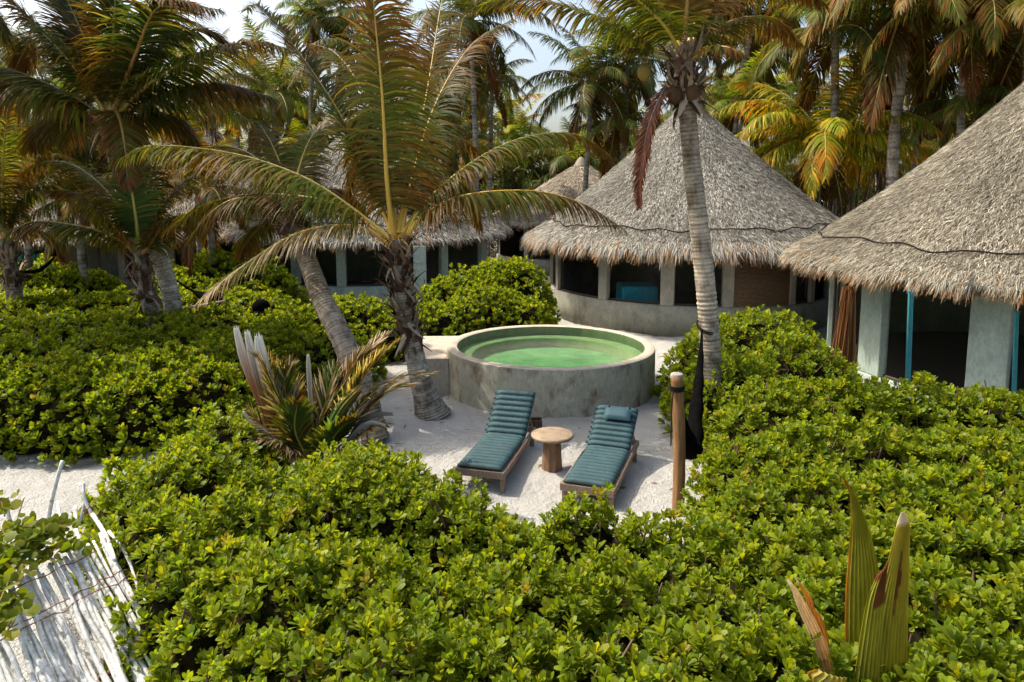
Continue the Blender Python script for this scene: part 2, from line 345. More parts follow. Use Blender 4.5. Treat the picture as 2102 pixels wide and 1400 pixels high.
def boots_into(parent, cur, lo, hi, n, r, seed=1, length=.45, down=False):
    """old leaf bases and torn fibre round the upper trunk"""
    rg = np.random.default_rng(seed); mb = MB()
    for i in range(n):
        t = lo+(hi-lo)*rg.random(); k_ = int(t*(len(cur)-1)); p = cur[k_]; T = nrm(cur[min(k_+1, len(cur)-1)]-cur[k_-1])
        a = rg.uniform(0, 2*PI); d = V(math.cos(a), math.sin(a), 0); d = nrm(d-T*(d@T)); sidev = np.cross(T, d)
        ln = length*rg.uniform(.4, 1.3); wd = rg.uniform(.02, .07)
        up = rg.random() < (.35 if down else .72)
        q = p+d*r*.9; pts = [q]; dirv = nrm(T*(1 if up else -.6)+d*rg.uniform(.3, .9))
        for j in range(4):
            q = q+dirv*ln/4; pts.append(q); dirv = nrm(dirv+V(0, 0, -.16)+rg.normal(0, .18, 3))
        w_ = [wd, wd*1.1, wd*.8, wd*.5, wd*.1]
        c = [V(.10, .055, .03), V(.2, .15, .10), V(.055, .032, .02), V(.30, .24, .17)][rg.integers(0, 4)]*rg.uniform(.6, 1.2)
        vs = []
        for pt, ww in zip(pts, w_): vs += [pt-sidev*ww, pt+d*ww*.35, pt+sidev*ww]
        fs = []
        for j in range(4): fs += [(j*3, j*3+1, j*3+4, j*3+3), (j*3+1, j*3+2, j*3+5, j*3+4)]
        mb.add(vs, fs, c)
    return mb.build('leaf_bases', M['rough'], parent)

def coconuts_into(parent, pts, r=.11, c=(.17, .12, .03)):
    for p in pts:
        mb = MB(); prof = [(r*math.sin(t)*(1-.08*math.cos(t)), -r*1.25*math.cos(t)) for t in np.linspace(.08, PI-.08, 9)]
        mb.ring(prof, p, 12, c3=V(*c)*random.uniform(.7, 1.2)); mb.tube([V(*p)+V(0, 0, r*1.1), V(*p)+V(.03, 0, r*2)], .02, 5, c3=(.15, .1, .04)); mb.build('coconut', M['rough'], parent)

# ------------------------------------------------------------------ ground
def ground():
    n = 200; xs = np.concatenate([np.linspace(-400, -30, 12)[:-1], np.linspace(-30, 30, n), np.linspace(30, 400, 12)[1:]])
    ys = np.concatenate([np.linspace(-60, 0, 5)[:-1], np.linspace(0, 45, n), np.linspace(45, 600, 12)[1:]])
    X, Y = np.meshgrid(xs, ys); Z = .035*lumpy(X*.6, Y*.6, 2)+.012*lumpy(X*3, Y*3, 5)
    Z = np.where((np.abs(X) < 30) & (Y < 45), Z, 0)
    nx = len(xs); i, j = np.meshgrid(np.arange(len(ys)-1), np.arange(nx-1), indexing='ij')
    q = np.stack([i*nx+j, i*nx+j+1, (i+1)*nx+j+1, (i+1)*nx+j], 2).reshape(-1, 4)
    o = link('ground', mesh_np('ground', np.stack([X, Y, Z], 2).reshape(-1, 3), q, M['sand'], smooth=True)); tag(o, kind='structure')
ground()

# ------------------------------------------------------------------ shrubs
LEAF8 = np.array([(-.05, 0, 0), (.05, 0, 0), (-.11, .02, .35), (.11, .02, .35), (-.20, .0, .74), (.20, .0, .74), (-.11, -.07, 1), (.11, -.07, 1)], float)
LF3 = np.array([(0, 1, 3, 2), (2, 3, 5, 4), (4, 5, 7, 6)])
LEAF6 = np.array([(-.10, 0, 0), (.10, 0, 0), (-.26, 0, .6), (.26, 0, .6), (-.12, -.05, 1), (.12, -.05, 1)], float); LF2 = np.array([(0, 1, 3, 2), (2, 3, 5, 4)])
LCOLS = [V(.138, .190, .010), V(.185, .228, .012), V(.098, .152, .010), V(.22, .238, .014), V(.23, .20, .03)]
def place_leaves(pos, axis, nleaf, length, template, faces, rg, c_scale, open_lo=.12, open_hi=.98, colset=LCOLS, probs=(.42, .26, .23, .08, .01)):
    m = len(pos); a = nrm(axis); ref = np.where(np.abs(a[:, 2:3]) > .9, V(1, 0, 0)[None], V(0, 0, 1)[None]); e1 = nrm(np.cross(a, ref)); e2 = np.cross(a, e1)
    k_ = np.arange(nleaf); phi = k_[None]*2.39996+rg.uniform(0, 2*PI, (m, 1))+rg.normal(0, .15, (m, nleaf))
    th = open_lo+(open_hi-open_lo)*(k_[None]+.5)/nleaf+rg.normal(0, .12, (m, nleaf))
    rad = e1[:, None]*np.cos(phi)[..., None]+e2[:, None]*np.sin(phi)[..., None]
    Z = nrm(a[:, None]*np.cos(th)[..., None]+rad*np.sin(th)[..., None])      # leaf length dir
    Y = nrm(a[:, None]*np.sin(th)[..., None]-rad*np.cos(th)[..., None])      # leaf normal (inner side)
    X = np.cross(Y, Z); L = length*rg.uniform(.72, 1.2, (m, nleaf))*rg.uniform(.68, 1.22, (m, 1))*(1-.25*(1-(k_[None]+.5)/nleaf))
    base = pos[:, None]-a[:, None]*(length*.35*(k_/nleaf))[None, :, None]
    t = template
    v = base[:, :, None]+L[..., None, None]*(t[None, None, :, 0:1]*X[:, :, None]+t[None, None, :, 1:2]*Y[:, :, None]+t[None, None, :, 2:3]*Z[:, :, None])
    nv = len(t); n = m*nleaf; off = (np.arange(n)*nv)[:, None, None]; f = (faces[None]+off).reshape(-1, 4)
    ci = rg.choice(len(colset), (m, 1), p=probs); ci = np.where(rg.random((m, nleaf)) < .25, rg.choice(len(colset), (m, nleaf), p=probs), ci)
    c = np.array(colset)[ci]*rg.uniform(.8, 1.25, (m, nleaf, 1))*np.asarray(c_scale).reshape(m, 1, 1)
    c = np.repeat(c[:, :, None], nv, 2)*np.linspace(.9, 1.1, nv)[None, None, :, None]
    return v.reshape(-1, 3), f, c.reshape(-1, 3)
ALLM = []
def dome_z(x, y, m):
    q = ((x-m[0])/m[3])**2+((y-m[1])/m[4])**2
    return np.where(q < 1, m[2]*np.maximum(1-q, 0)**.42, -1)
def register(ms):
    out = []
    for (u, v, h, rx, ry) in ms:
        p = P(u, v, z=h); out.append((p[0], p[1]-.0*ry, h, rx, ry)); ALLM.append(out[-1])
    return out
def shrub(name, ms, label, dens=85, nleaf=10, length=.1, seed=1, far=False, cscale=1.0, cat='shrub'):
    rg = np.random.default_rng(seed); P_, A_, S_ = [], [], []
    inner = MB(); stems = MB()
    for m in ms:
        x0, y0, h, rx, ry = m
        area = PI*rx*ry*1.2+PI*(rx+ry)*h*.8; n = int(area*dens)
        # sample on dome: uniform azimuth, elevation so the skirt is covered too
        u1, u2 = rg.random(n), rg.random(n); az = 2*PI*u1; el = np.arcsin(u2**.9); el = np.where(rg.random(n) < .2, rg.uniform(.02, .4, n), el); cr = np.cos(el)
        cr = np.where(cr > .999, .999, cr)
        x = x0+rx*cr*np.cos(az); y = y0+ry*cr*np.sin(az); z = h*np.sin(el)**.84
        lump = lumpy(x*1.3, y*1.3, 3); lp2 = lumpy(x*3.5, y*3.5+z*3, 8)
        nx = np.cos(az)*cr/rx; ny = np.sin(az)*cr/ry; nz = np.sin(el)/h
        N = nrm(np.stack([nx, ny, nz], 1))
        d = .10*lump+.075*lp2-np.abs(rg.normal(0, .09, n))-.15*(rg.random(n) < .22)+.05
        pos = np.stack([x, y, z], 1)+N*d[:, None]*min(1, h)
        keep = (pos[:, 2] > .05) & ~((lumpy(x*2.1+5, y*2.1-3, 6) < -1.0) & (rg.random(n) < .6))
        for o in ALLM:
            if o is m: continue
            keep &= ~(dome_z(pos[:, 0], pos[:, 1], o)-.16 > pos[:, 2])
        pos = pos[keep]; N = N[keep]
        shoot = rg.random(len(pos)) < .05; pos = pos+V(0, 0, 1)[None]*(shoot*rg.uniform(.05, .16, len(pos)))[:, None]
        ax = nrm(N*.6+V(0, 0, .9)[None]+rg.normal(0, .26, N.shape)); P_.append(pos); A_.append(ax)
        S_.append(rg.uniform(.85, 1.15, len(pos)))
        # added filler dome; the bush's inner shade is put into its near-black colour
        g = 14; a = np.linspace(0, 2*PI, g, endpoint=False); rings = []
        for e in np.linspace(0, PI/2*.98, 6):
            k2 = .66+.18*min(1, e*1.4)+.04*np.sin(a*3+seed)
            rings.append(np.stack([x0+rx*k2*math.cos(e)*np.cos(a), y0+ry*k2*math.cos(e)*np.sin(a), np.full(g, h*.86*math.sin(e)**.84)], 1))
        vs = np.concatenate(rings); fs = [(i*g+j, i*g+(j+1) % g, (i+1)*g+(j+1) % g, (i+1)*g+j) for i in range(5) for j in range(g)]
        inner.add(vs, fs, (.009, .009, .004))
        for i in range(22 if not far else 6):
            a_ = rg.uniform(0, 2*PI); rr_ = rg.uniform(.2, .9); tip = V(x0+rx*rr_*math.cos(a_), y0+ry*rr_*math.sin(a_), 0); tip[2] = dome_z(tip[0], tip[1], m)*rg.uniform(.92, 1.07)
            b_ = V(x0, y0, 0)+V(rg.normal(0, .15), rg.normal(0, .15), 0); mid = (b_+tip)/2+V(rg.normal(0, .1), rg.normal(0, .1), .05)
            stems.tube([b_, mid, tip], [.02, .014, .007], 5, c3=(.13, .09, .055), caps=False)
    pos = np.concatenate(P_); ax = np.concatenate(A_); sc = np.concatenate(S_)
    base = V(np.mean([m[0] for m in ms]), np.mean([m[1] for m in ms]), 0)
    e = empty(name, base, label, cat)
    t, f = (LEAF6, LF2) if far else (LEAF8, LF3)
    v, q, c = place_leaves(pos-base, ax, nleaf, length, t, f, rg, sc*cscale)
    link('foliage', mesh_np('foliage', v, q, M['leaf'], c, smooth=True), e)
    inner.build('shade_core', M['core'], e); stems.build('branch', M['rough'], e)
    return len(q)

G = {}
G['front'] = register([(520,1030,1.05,.8,.7),(660,1010,1.15,.75,.7),(800,985,1.2,.65,.6),(845,955,1.12,.42,.42),(775,918,1.2,.5,.5),(715,918,1.12,.5,.45),(735,965,1.12,.55,.55),(650,975,1.05,.5,.5),(930,1012,1.15,.6,.55),(1050,1085,1.05,.55,.55),(1190,1038,1.1,.62,.5),(1310,1080,1.0,.5,.5),(1440,1110,1.1,.6,.6),
  (470,1150,1.05,.5,.6),(590,1150,1.15,.75,.7),(770,1160,1.2,.75,.7),(950,1180,1.15,.7,.65),(1130,1190,1.15,.7,.65),(1310,1200,1.15,.7,.65),(1490,1200,1.2,.7,.65),
  (500,1330,1.05,.4,.5),(620,1300,1.15,.6,.6),(800,1320,1.2,.7,.65),(1010,1320,1.2,.7,.6),(1220,1330,1.2,.7,.6),(1430,1340,1.2,.7,.65),
  (600,1490,1.05,.45,.5),(760,1480,1.15,.65,.6),(1000,1500,1.2,.65,.6),(1260,1500,1.2,.7,.6),(1520,1500,1.2,.7,.6)])
G['frontright'] = register([(1650,1090,1.25,.75,.7),(1830,1080,1.3,.8,.75),(2020,1070,1.35,.8,.75),(2200,1080,1.35,.9,.8),(1560,1000,1.2,.6,.6),
  (1680,1200,1.2,.7,.65),(1870,1200,1.25,.75,.7),(2070,1210,1.3,.75,.7),(1650,1350,1.2,.7,.65),(1870,1350,1.25,.7,.65),(2080,1360,1.3,.75,.7),(1780,1500,1.2,.7,.6),(2040,1500,1.25,.7,.6)])
G['right'] = register([(1545,905,1.25,.62,.7),(1590,800,1.35,.9,.9),(1740,790,1.5,1.0,.9),(1890,790,1.5,.95,.85),(2040,800,1.55,.95,.85),(2190,820,1.55,1.0,.9),(2330,830,1.5,1,1),
  (1660,880,1.4,.85,.8),(1820,890,1.4,.85,.8),(1990,900,1.45,.9,.85),(2160,920,1.45,.9,.85),(1700,980,1.3,.75,.75),(1870,980,1.35,.8,.75),(2050,980,1.4,.85,.8),(2220,980,1.4,.9,.8)])
G['hutfront'] = register([(1560,645,1.5,1.5,1.2),(1450,700,1.25,.85,1.0),(1640,700,1.45,1.1,1.0),(1500,740,1.25,1.0,.9)])
G['behindpool'] = register([(1000,592,1.5,1.35,1.2),(1075,610,1.3,.9,.9),(905,625,1.15,1.0,1.0),(950,560,1.7,1.4,1.2),(1062,535,2.1,1.1,1.0),(1015,540,1.9,1.1,1.0)])
G['mid'] = register([(720,615,1.35,1.6,1.3),(610,640,1.2,1.4,1.3),(790,640,1.1,.9,1.0),(660,685,1.05,1.2,1.1),(540,680,1.1,1.3,1.1)])
G['leftfront'] = register([(320,955,1.0,.8,.8),(315,1050,.95,.5,.7),(370,1130,.95,.45,.6),(430,1040,1.05,.7,.7),(410,920,1.05,.9,.9),(460,855,1.05,.75,.9),(540,985,.8,.6,.6),(640,1000,.75,.7,.5),(725,955,.6,.5,.45),(420,1230,.9,.35,.5)])
G['leftmass'] = register([(-60,766,1.1,1.5,.95),(70,768,1.1,1.2,.9),(180,772,1.1,1.0,.9),(290,770,1.1,1.0,.9),(390,750,1.15,1.1,1.0),
  (0,745,1.15,1.5,1.2),(140,740,1.2,1.4,1.2),(290,725,1.2,1.4,1.2),(430,710,1.25,1.4,1.2),(500,690,1.2,1.2,1.1),(40,700,1.2,1.6,1.3),(200,690,1.2,1.6,1.3),(350,675,1.2,1.5,1.3)])
G['leftback'] = register([(0,655,1.2,2,1.6),(150,650,1.2,2,1.6),(290,640,1.25,2,1.5),(420,640,1.2,1.7,1.4),(80,610,1.2,2.4,1.9),(230,605,1.25,2.2,1.8),(400,600,1.35,1.9,1.7),(500,600,1.3,1.6,1.5),(-60,600,1.2,2.4,2)])
G['leftknoll'] = register([(470,515,2.2,1.9,1.6),(400,555,1.7,2.0,1.6),(520,545,1.8,1.5,1.4)])
G['farleft'] = register([(70,540,1.7,2.2,1.8),(-30,545,1.6,2,1.8),(150,560,1.4,1.6,1.5)])
shrub('shrub', G['front'], 'bright green leafy hedge across the bottom of the view in front of the loungers', 145, 11, .092, 1)
shrub('shrub', G['frontright'], 'bright green bush in the bottom right corner round the upright young palm', 145, 11, .094, 2)
shrub('shrub', G['right'], 'tall rounded green bush below the windows of the right hut', 123, 11, .095, 3)
shrub('shrub', G['hutfront'], 'green bush between the ringed palm trunk and the woven wall panel', 75, 10, .115, 4)
shrub('shrub', G['behindpool'], 'dense green bush just behind the left side of the round pool', 70, 9, .12, 5, True)
shrub('shrub', G['mid'], 'green bush behind the leaning palm trunk, left of the pool', 65, 9, .12, 6, True)
shrub('shrub', G['leftfront'], 'sunlit green bush beside the white stick fence and the ragged young palm', 95, 10, .105, 7)
shrub('shrub', G['leftmass'], 'broad shaded green bush mass above the pale sand at the left edge', 75, 9, .115, 8, True)
shrub('shrub', G['leftback'], 'sunlit carpet of low green bushes round the twin palm trunks at the left', 52, 8, .135, 9, True)
shrub('shrub', G['leftknoll'], 'high yellow green bush beside the white post of the centre left hut', 45, 8, .15, 10, True, 1.15)
shrub('shrub', G['farleft'], 'small bright bush behind the hammock at the far left', 45, 8, .15, 11, True, 1.15)

# ------------------------------------------------------------------ pool
PC = V(.79, 13.8, 0)
def pool():
    e = empty('plunge_pool', PC, 'round raised cement plunge pool with stained wall and green water', 'pool')
    mb = MB(); mb.ring([(2.13, -.12), (2.12, .80), (2.115, .858)], PC, 96); mb.build('outer_wall', M['pool_wall'], e)
    mb = MB(); mb.ring([(2.115, .858), (2.10, .872), (1.93, .872), (1.915, .858)], PC, 96); mb.build('rim', M['pool_rim'], e)
    mb = MB(); mb.ring([(1.915, .858), (1.91, .30)], PC, 96); mb.build('inner_wall', M['pool_inner'], e)
    mb = MB(); mb.ring([(1.91, .66), (1.62, .66), (1.605, .64), (1.605, .02)], PC, 96); mb.build('bench', M['pool_bench'], e)
    mb = MB(); mb.ring([(1.605, .44), (.8, .44), (.01, .44)], PC, 96); mb.build('pool_floor', M['pool_floor'], e)
    mb = MB(); mb.ring([(1.9125, .842), (1.2, .842), (.6, .842), (.005, .842)], PC, 96); mb.build('water', M['water'], e)
    # plaster ledge
    a = P(866, 808, z=0); xr = PC[0]-1.55
    e2 = empty('ledge', (a[0]+.6, a[1]+1, 0), 'low cement ledge joined to the left side of the round pool', 'ledge')
    mb = MB(); x0, y0 = a[0], a[1]; y1 = 15.4; n = 14
    # platform whose right side follows the pool wall
    ys = np.linspace(y0, y1, n); pr = [PC[0]-math.sqrt(max(2.135**2-(y-PC[1])**2, .02)) for y in ys]
    top = [(x0-.25*(i/(n-1)), y, .70) for i, y in enumerate(ys)]; tr_ = [(p, y, .71) for p, y in zip(pr, ys)]
    vs = top+tr_+[(x, y, -.1) for x, y, z in top]+[(x, y, -.1) for x, y, z in tr_]; f = []
    for i in range(n-1): f += [(i, n+i, n+i+1, i+1), (2*n+i, i, i+1, 2*n+i+1), (3*n+i, 3*n+i+1, n+i+1, n+i)]
    f += [(2*n, 3*n, n, 0), (n-1, 2*n-1, 4*n-1, 3*n-1)]
    mb.add(vs, f); o = mb.build('ledge_block', M['pool_rim'], e2)
pool()

# ------------------------------------------------------------------ huts
def hut(name, c, R, apex, zrim, zdrop, wallr, label, sill=.8, nblade=24000, nfr=5000, blen=.34, bw=.022, opens=None, wallmat='hut_wall', postmat='hut_post', pw=.26, seed=1, rope=True, tones=None, fringe_len=.5, warm=.12, wall_h=None, orient=None, post_angles=None, ang0=None, solid=None, concave=.10, npost=None, zp=1.0):
    rg = np.random.default_rng(seed); e = empty(name, c, label, 'hut'); c = V(*c)
    cd = math.atan2(-c[1], -c[0]) if orient is None else orient   # direction to the viewer
    def rz(th): return zrim-zdrop*(.5+.5*np.cos(th-cd))
    def surf(th, t):   # t=0 apex, 1 rim
        r = R*t*(1-concave*4*t*(1-t)*.5); zr = rz(th); z = apex+(zr-apex)*(t**zp)
        z = z+.10*(t-.5)*0
        wob = 1+.012*np.sin(th*5+seed)+.008*np.sin(th*11)
        return np.stack([c[0]+r*wob*np.cos(th), c[1]+r*wob*np.sin(th), z], -1)
    nt_, ns = 72, 16; th = np.linspace(0, 2*PI, nt_, endpoint=False); ts = np.linspace(.012, 1, ns)
    TH, TS = np.meshgrid(th, ts); vs = surf(TH.ravel(), TS.ravel()); i, j = np.meshgrid(np.arange(ns-1), np.arange(nt_), indexing='ij'); j2 = (j+1) % nt_
    q = np.stack([i*nt_+j, (i+1)*nt_+j, (i+1)*nt_+j2, i*nt_+j2], 2).reshape(-1, 4)
    und = vs-V(0, 0, .16); und[:, 0] = c[0]+(und[:, 0]-c[0])*.985; und[:, 1] = c[1]+(und[:, 1]-c[1])*.985
    q2 = q[:, ::-1]+len(vs); b = (ns-1)*nt_; jj = np.arange(nt_); rimq = np.stack([b+jj, b+jj+len(vs), b+(jj+1) % nt_+len(vs), b+(jj+1) % nt_], 1)
    org = np.array(e.location)
    ro = link('roof', mesh_np('roof', np.concatenate([vs, und])-org, np.concatenate([q, q2, rimq]), M['roof'], smooth=True), e)
    # straw lying on the roof
    tones = tones or [V(.24, .235, .20), V(.34, .335, .29), V(.145, .14, .115), V(.055, .05, .04), V(.48, .475, .42)]
    def blades(n, th, t, ln, lift, wd, cols, jit=.35, hang=0.0, off=0):
        p = surf(th, t); eps = 1e-2; dn = nrm(surf(th, t+eps)-p); ac = np.stack([-np.sin(th), np.cos(th), 0*th], 1); N = nrm(np.cross(dn, ac)); N = np.where(N[:, 2:3] < 0, -N, N)
        a = rg.normal(0, jit, n); d = nrm(dn*np.cos(a)[:, None]+ac*np.sin(a)[:, None]+N*lift[:, None]); wv = nrm(np.cross(d, N)+rg.normal(0, .25, (n, 3)))
        p = p+N*(.01+off+rg.uniform(0, .05, n))[:, None]
        d2 = nrm(d+V(0, 0, -1)[None]*(hang*rg.uniform(.4, 1.4, n))[:, None]); p1 = p+d*(ln*.5)[:, None]; p2 = p1+d2*(ln*.5)[:, None]
        w_ = (wd*rg.uniform(.5, 1.4, n))[:, None]/2
        vv = np.stack([p-wv*w_, p+wv*w_, p1-wv*w_*.9, p1+wv*w_*.9, p2-wv*w_*.3, p2+wv*w_*.3], 1)
        f = (np.arange(n)*6)[:, None, None]+np.array([(0, 1, 3, 2), (2, 3, 5, 4)])[None]
        return vv.reshape(-1, 3), f.reshape(-1, 4), np.repeat(cols, 6, 0)
    n = nblade; th = rg.uniform(0, 2*PI, n); t = np.sqrt(rg.uniform(.0004, 1, n))
    ci = rg.choice(5, n, p=[.28, .22, .2, .18, .12]); cols = np.array(tones)[ci]*rg.uniform(.75, 1.25, (n, 1))
    pt = lumpy(th*R*.25, t*R*.6, seed)*.15+1+.12*np.sin(th*37+3*np.sin(t*9))*np.sin(th*13); cols = cols*pt[:, None]
    v, f, cc = blades(n, th, t, blen*rg.uniform(.5, 1.3, n), rg.uniform(-.02, .28, n), bw, np.clip(cols, .01, .9))
    link('thatch', mesh_np('thatch', v-org, f, M['thatch'], cc), ro)
    # shaggy eave
    n = nfr; th = rg.uniform(0, 2*PI, n); lay = rg.random(n)
    clump = .75+.25*np.sin(th*41+seed)*np.sin(th*17)+.15*np.sin(th*97)
    t = .955+.045*lay; ln = fringe_len*clump*rg.uniform(.5, 1.15, n)
    low = rg.random(n)
    cols = np.where((low < .5)[:, None], np.array(tones)[rg.choice(5, n, p=[.3, .3, .15, .05, .2])], V(.20, .12, .06)[None]*rg.uniform(.5, 1.5, (n, 1)))
    wm = (rg.random(n) < warm)[:, None]; cols = np.where(wm, V(.38, .19, .06)[None]*rg.uniform(.7, 1.2, (n, 1)), cols)
    offs = np.where(low < .5, 0, -.10)
    v, f, cc = blades(n, th, t, ln, rg.uniform(-.1, .25, n), bw*1.25, np.clip(cols, .01, .9), .28, 1.1, offs)
    link('eave_fringe', mesh_np('eave_fringe', v-org, f, M['thatch'], cc), ro)
    if rope:
        th = np.linspace(0, 2*PI, 140); p = surf(th, .90+.008*np.sin(th*9)+.006*np.sin(th*23)); p[:, 2] += .10+.02*np.sin(th*31); mb = MB(); mb.tube(p, .017, 5, caps=False); mb.build('rope', M['rope'], ro)
    # cap
    mb = MB(); mb.ring([(.02, .28), (.14, .2), (.26, .02), (.40, -.22)], V(c[0], c[1], apex), 18, c3=(.28, .25, .19)); mb.build('ridge_cap', M['thatch'], ro)
    # walls: sill wall, posts, dark screens; solid round the back
    tw = min(1, wallr/R*1.03); wh = apex+(zrim-zdrop-apex)*tw**zp-.22
    if ang0 is None: ang0 = (cd-1.45, cd+1.45)
    mb = MB(); s_ = .14
    mb.ring([(wallr+.04, -.1), (wallr+.05, sill-.05), (wallr+.02, sill), (wallr-s_, sill), (wallr-s_, -.1)], c, 60, ang0[0], ang0[1], closed_prof=True); mb.build('sill_wall', M[wallmat], e)
    mb = MB(); mb.ring([(wallr, -.1), (wallr, wh), (wallr-s_, wh), (wallr-s_, -.1)], c, 60, ang0[1], ang0[0]+2*PI, closed_prof=True); mb.build('back_wall', M[wallmat], e)
    pas = post_angles
    for a in pas:
        a, ww = a if isinstance(a, tuple) else (a, pw)
        mb = MB(); p = V(c[0]+(wallr-.06)*math.cos(a), c[1]+(wallr-.06)*math.sin(a), (sill+wh)/2); mb.box(p, (.20, ww, wh-sill), a, bev=.012); mb.build('post', M[postmat], e)
    srt = sorted([(a if not isinstance(a, tuple) else a[0]) for a in pas])
    for a, b_ in zip(srt[:-1], srt[1:]):
        if solid and any(a < s2 < b_ for s2 in solid):
            mb = MB(); mb.ring([(wallr+.0, -.1), (wallr+.0, wh), (wallr-.05, wh), (wallr-.05, -.1)], c, 12, a, b_, closed_prof=True); mb.build('woven_panel', M['woven'], e); continue
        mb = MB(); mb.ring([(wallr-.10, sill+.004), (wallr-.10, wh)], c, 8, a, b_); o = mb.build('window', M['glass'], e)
        mb = MB(); rr_ = wallr-.085; 
        mb.ring([(rr_+.02, sill+.004), (rr_+.02, sill+.06), (rr_-.02, sill+.06), (rr_-.02, sill+.004)], c, 8, a, b_, closed_prof=True)
        mid = (a+b_)/2
        for aa in (a+.9*pw/2/wallr, b_-.9*pw/2/wallr): mb.tube([(c[0]+rr_*math.cos(aa), c[1]+rr_*math.sin(aa), sill), (c[0]+rr_*math.cos(aa), c[1]+rr_*math.sin(aa), wh)], .03, 4)
        mb.build('window_frame', M['dark_wood'], o)
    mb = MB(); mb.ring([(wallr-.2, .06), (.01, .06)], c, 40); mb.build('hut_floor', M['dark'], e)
    return e
def ang_at(u, c, r, Y0=None):
    """wall angle whose front point projects to column u"""
    best = None
    for a in np.linspace(-PI, PI, 1440):
        x, y = c[0]+r*math.cos(a), c[1]+r*math.sin(a); tocam = (-x, -y); nn = (math.cos(a), math.sin(a))
        if tocam[0]*nn[0]+tocam[1]*nn[1] < 0: continue
        d = y*math.cos(PITCH)+(CAMZ-1.5)*math.sin(PITCH); uu = CU+FPX*x/d
        if best is None or abs(uu-u) < best[0]: best = (abs(uu-u), a)
    a = best[1]; return a if a < 0 else a-2*PI if a > 1.5 else a
HC = (5.95, 23.2, 0)
pa = [(ang_at(u, HC, 4.6), w_) for u, w_ in ((1110, .2), (1145, .2), (1238, .3), (1371, .38), (1496, .3), (1628, .22), (1668, .2))]
pa = [(ang_at(1106, HC, 4.6)-.22, .2)]+pa
sol = [ang_at(1560, HC, 4.6)]
hut('thatched_hut', HC, 5.3, 7.1, 2.86, .42, 4.6, 'round thatched hut with pointed grey roof right behind the pool', sill=.85, zp=.94, nblade=160000, nfr=24000, blen=.14, bw=.011, post_angles=pa, solid=sol, seed=3, ang0=(pa[0][0]-.02, pa[-1][0]+.25), warm=.14, fringe_len=.62)
HR = (12.15, 14.6, 0)
par = [(ang_at(u, HR, 4.75), w_) for u, w_ in ((1640, .2), (1791, .66), (2030, .62), (2230, .5), (2400, .5))]
hut('thatched_hut', HR, 5.75, 7.75, 2.85, .45, 4.75, 'large thatched hut cut off by the right edge, with pale aqua wall piers', sill=.22, zp=.82, nblade=210000, nfr=38000, blen=.13, bw=.0095, post_angles=par, postmat='aqua_wall', wallmat='aqua_wall', seed=5, ang0=(par[0][0]-.3, par[-1][0]+.2), warm=.08, fringe_len=.40, tones=[V(.215, .20, .15), V(.30, .28, .215), V(.14, .125, .09), V(.06, .05, .036), V(.42, .40, .32)])
HL = (-5.5, 27, 0)
pal = [(ang_at(u, HL, 4.5), .3) for u in (515, 605, 700, 820, 912, 990)]
hut('thatched_hut', HL, 5.3, 7.2, 2.75, .35, 4.5, 'thatched hut with white posts half hidden behind the front palm crown', sill=.9, nblade=60000, nfr=14000, blen=.18, bw=.018, fringe_len=.4, post_angles=pal, postmat='aqua_wall', wallmat='aqua_wall', seed=7, ang0=(pal[0][0]-.02, pal[-1][0]+.02))
HB = (3.7, 37, 0)
hut('thatched_hut', HB, 5.3, 5.7, 2.7, .2, 4.5, 'pale thatched roof peeping out behind the left slope of the centre hut roof', nblade=26000, nfr=5000, blen=.2, bw=.022, post_angles=[-2.3, -1.9, -1.5, -1.1, -.7], seed=9, rope=False, tones=[V(.36, .31, .24), V(.42, .37, .29), V(.3, .26, .2), V(.2, .17, .13), V(.48, .43, .35)])
H1 = (-13.4, 30, 0)
pa1 = [(ang_at(u, H1, 4.8), .3) for u in (250, 350, 430, 540)]
hut('thatched_hut', H1, 5.6, 7.2, 2.7, .35, 4.8, 'low dark thatched hut behind the twin palms left of centre', nblade=45000, nfr=10000, blen=.2, bw=.02, fringe_len=.4, post_angles=pa1, seed=11, rope=False, ang0=(pa1[0][0]-.02, pa1[-1][0]+.02), tones=[V(.26, .23, .18), V(.33, .30, .24), V(.2, .17, .13), V(.1, .085, .06), V(.4, .37, .31)])
H2 = (-19.5, 28, 0)
pa2 = [(ang_at(u, H2, 4.4), .4) for u in (-50, 60, 150, 190, 240)]
hut('thatched_hut', H2, 5.2, 6.4, 2.5, .3, 4.4, 'thatched hut at the far left edge behind the low palms', nblade=24000, nfr=6000, blen=.2, bw=.022, fringe_len=.4, post_angles=pa2, seed=13, rope=False, ang0=(pa2[0][0]-.02, pa2[-1][0]+.02))

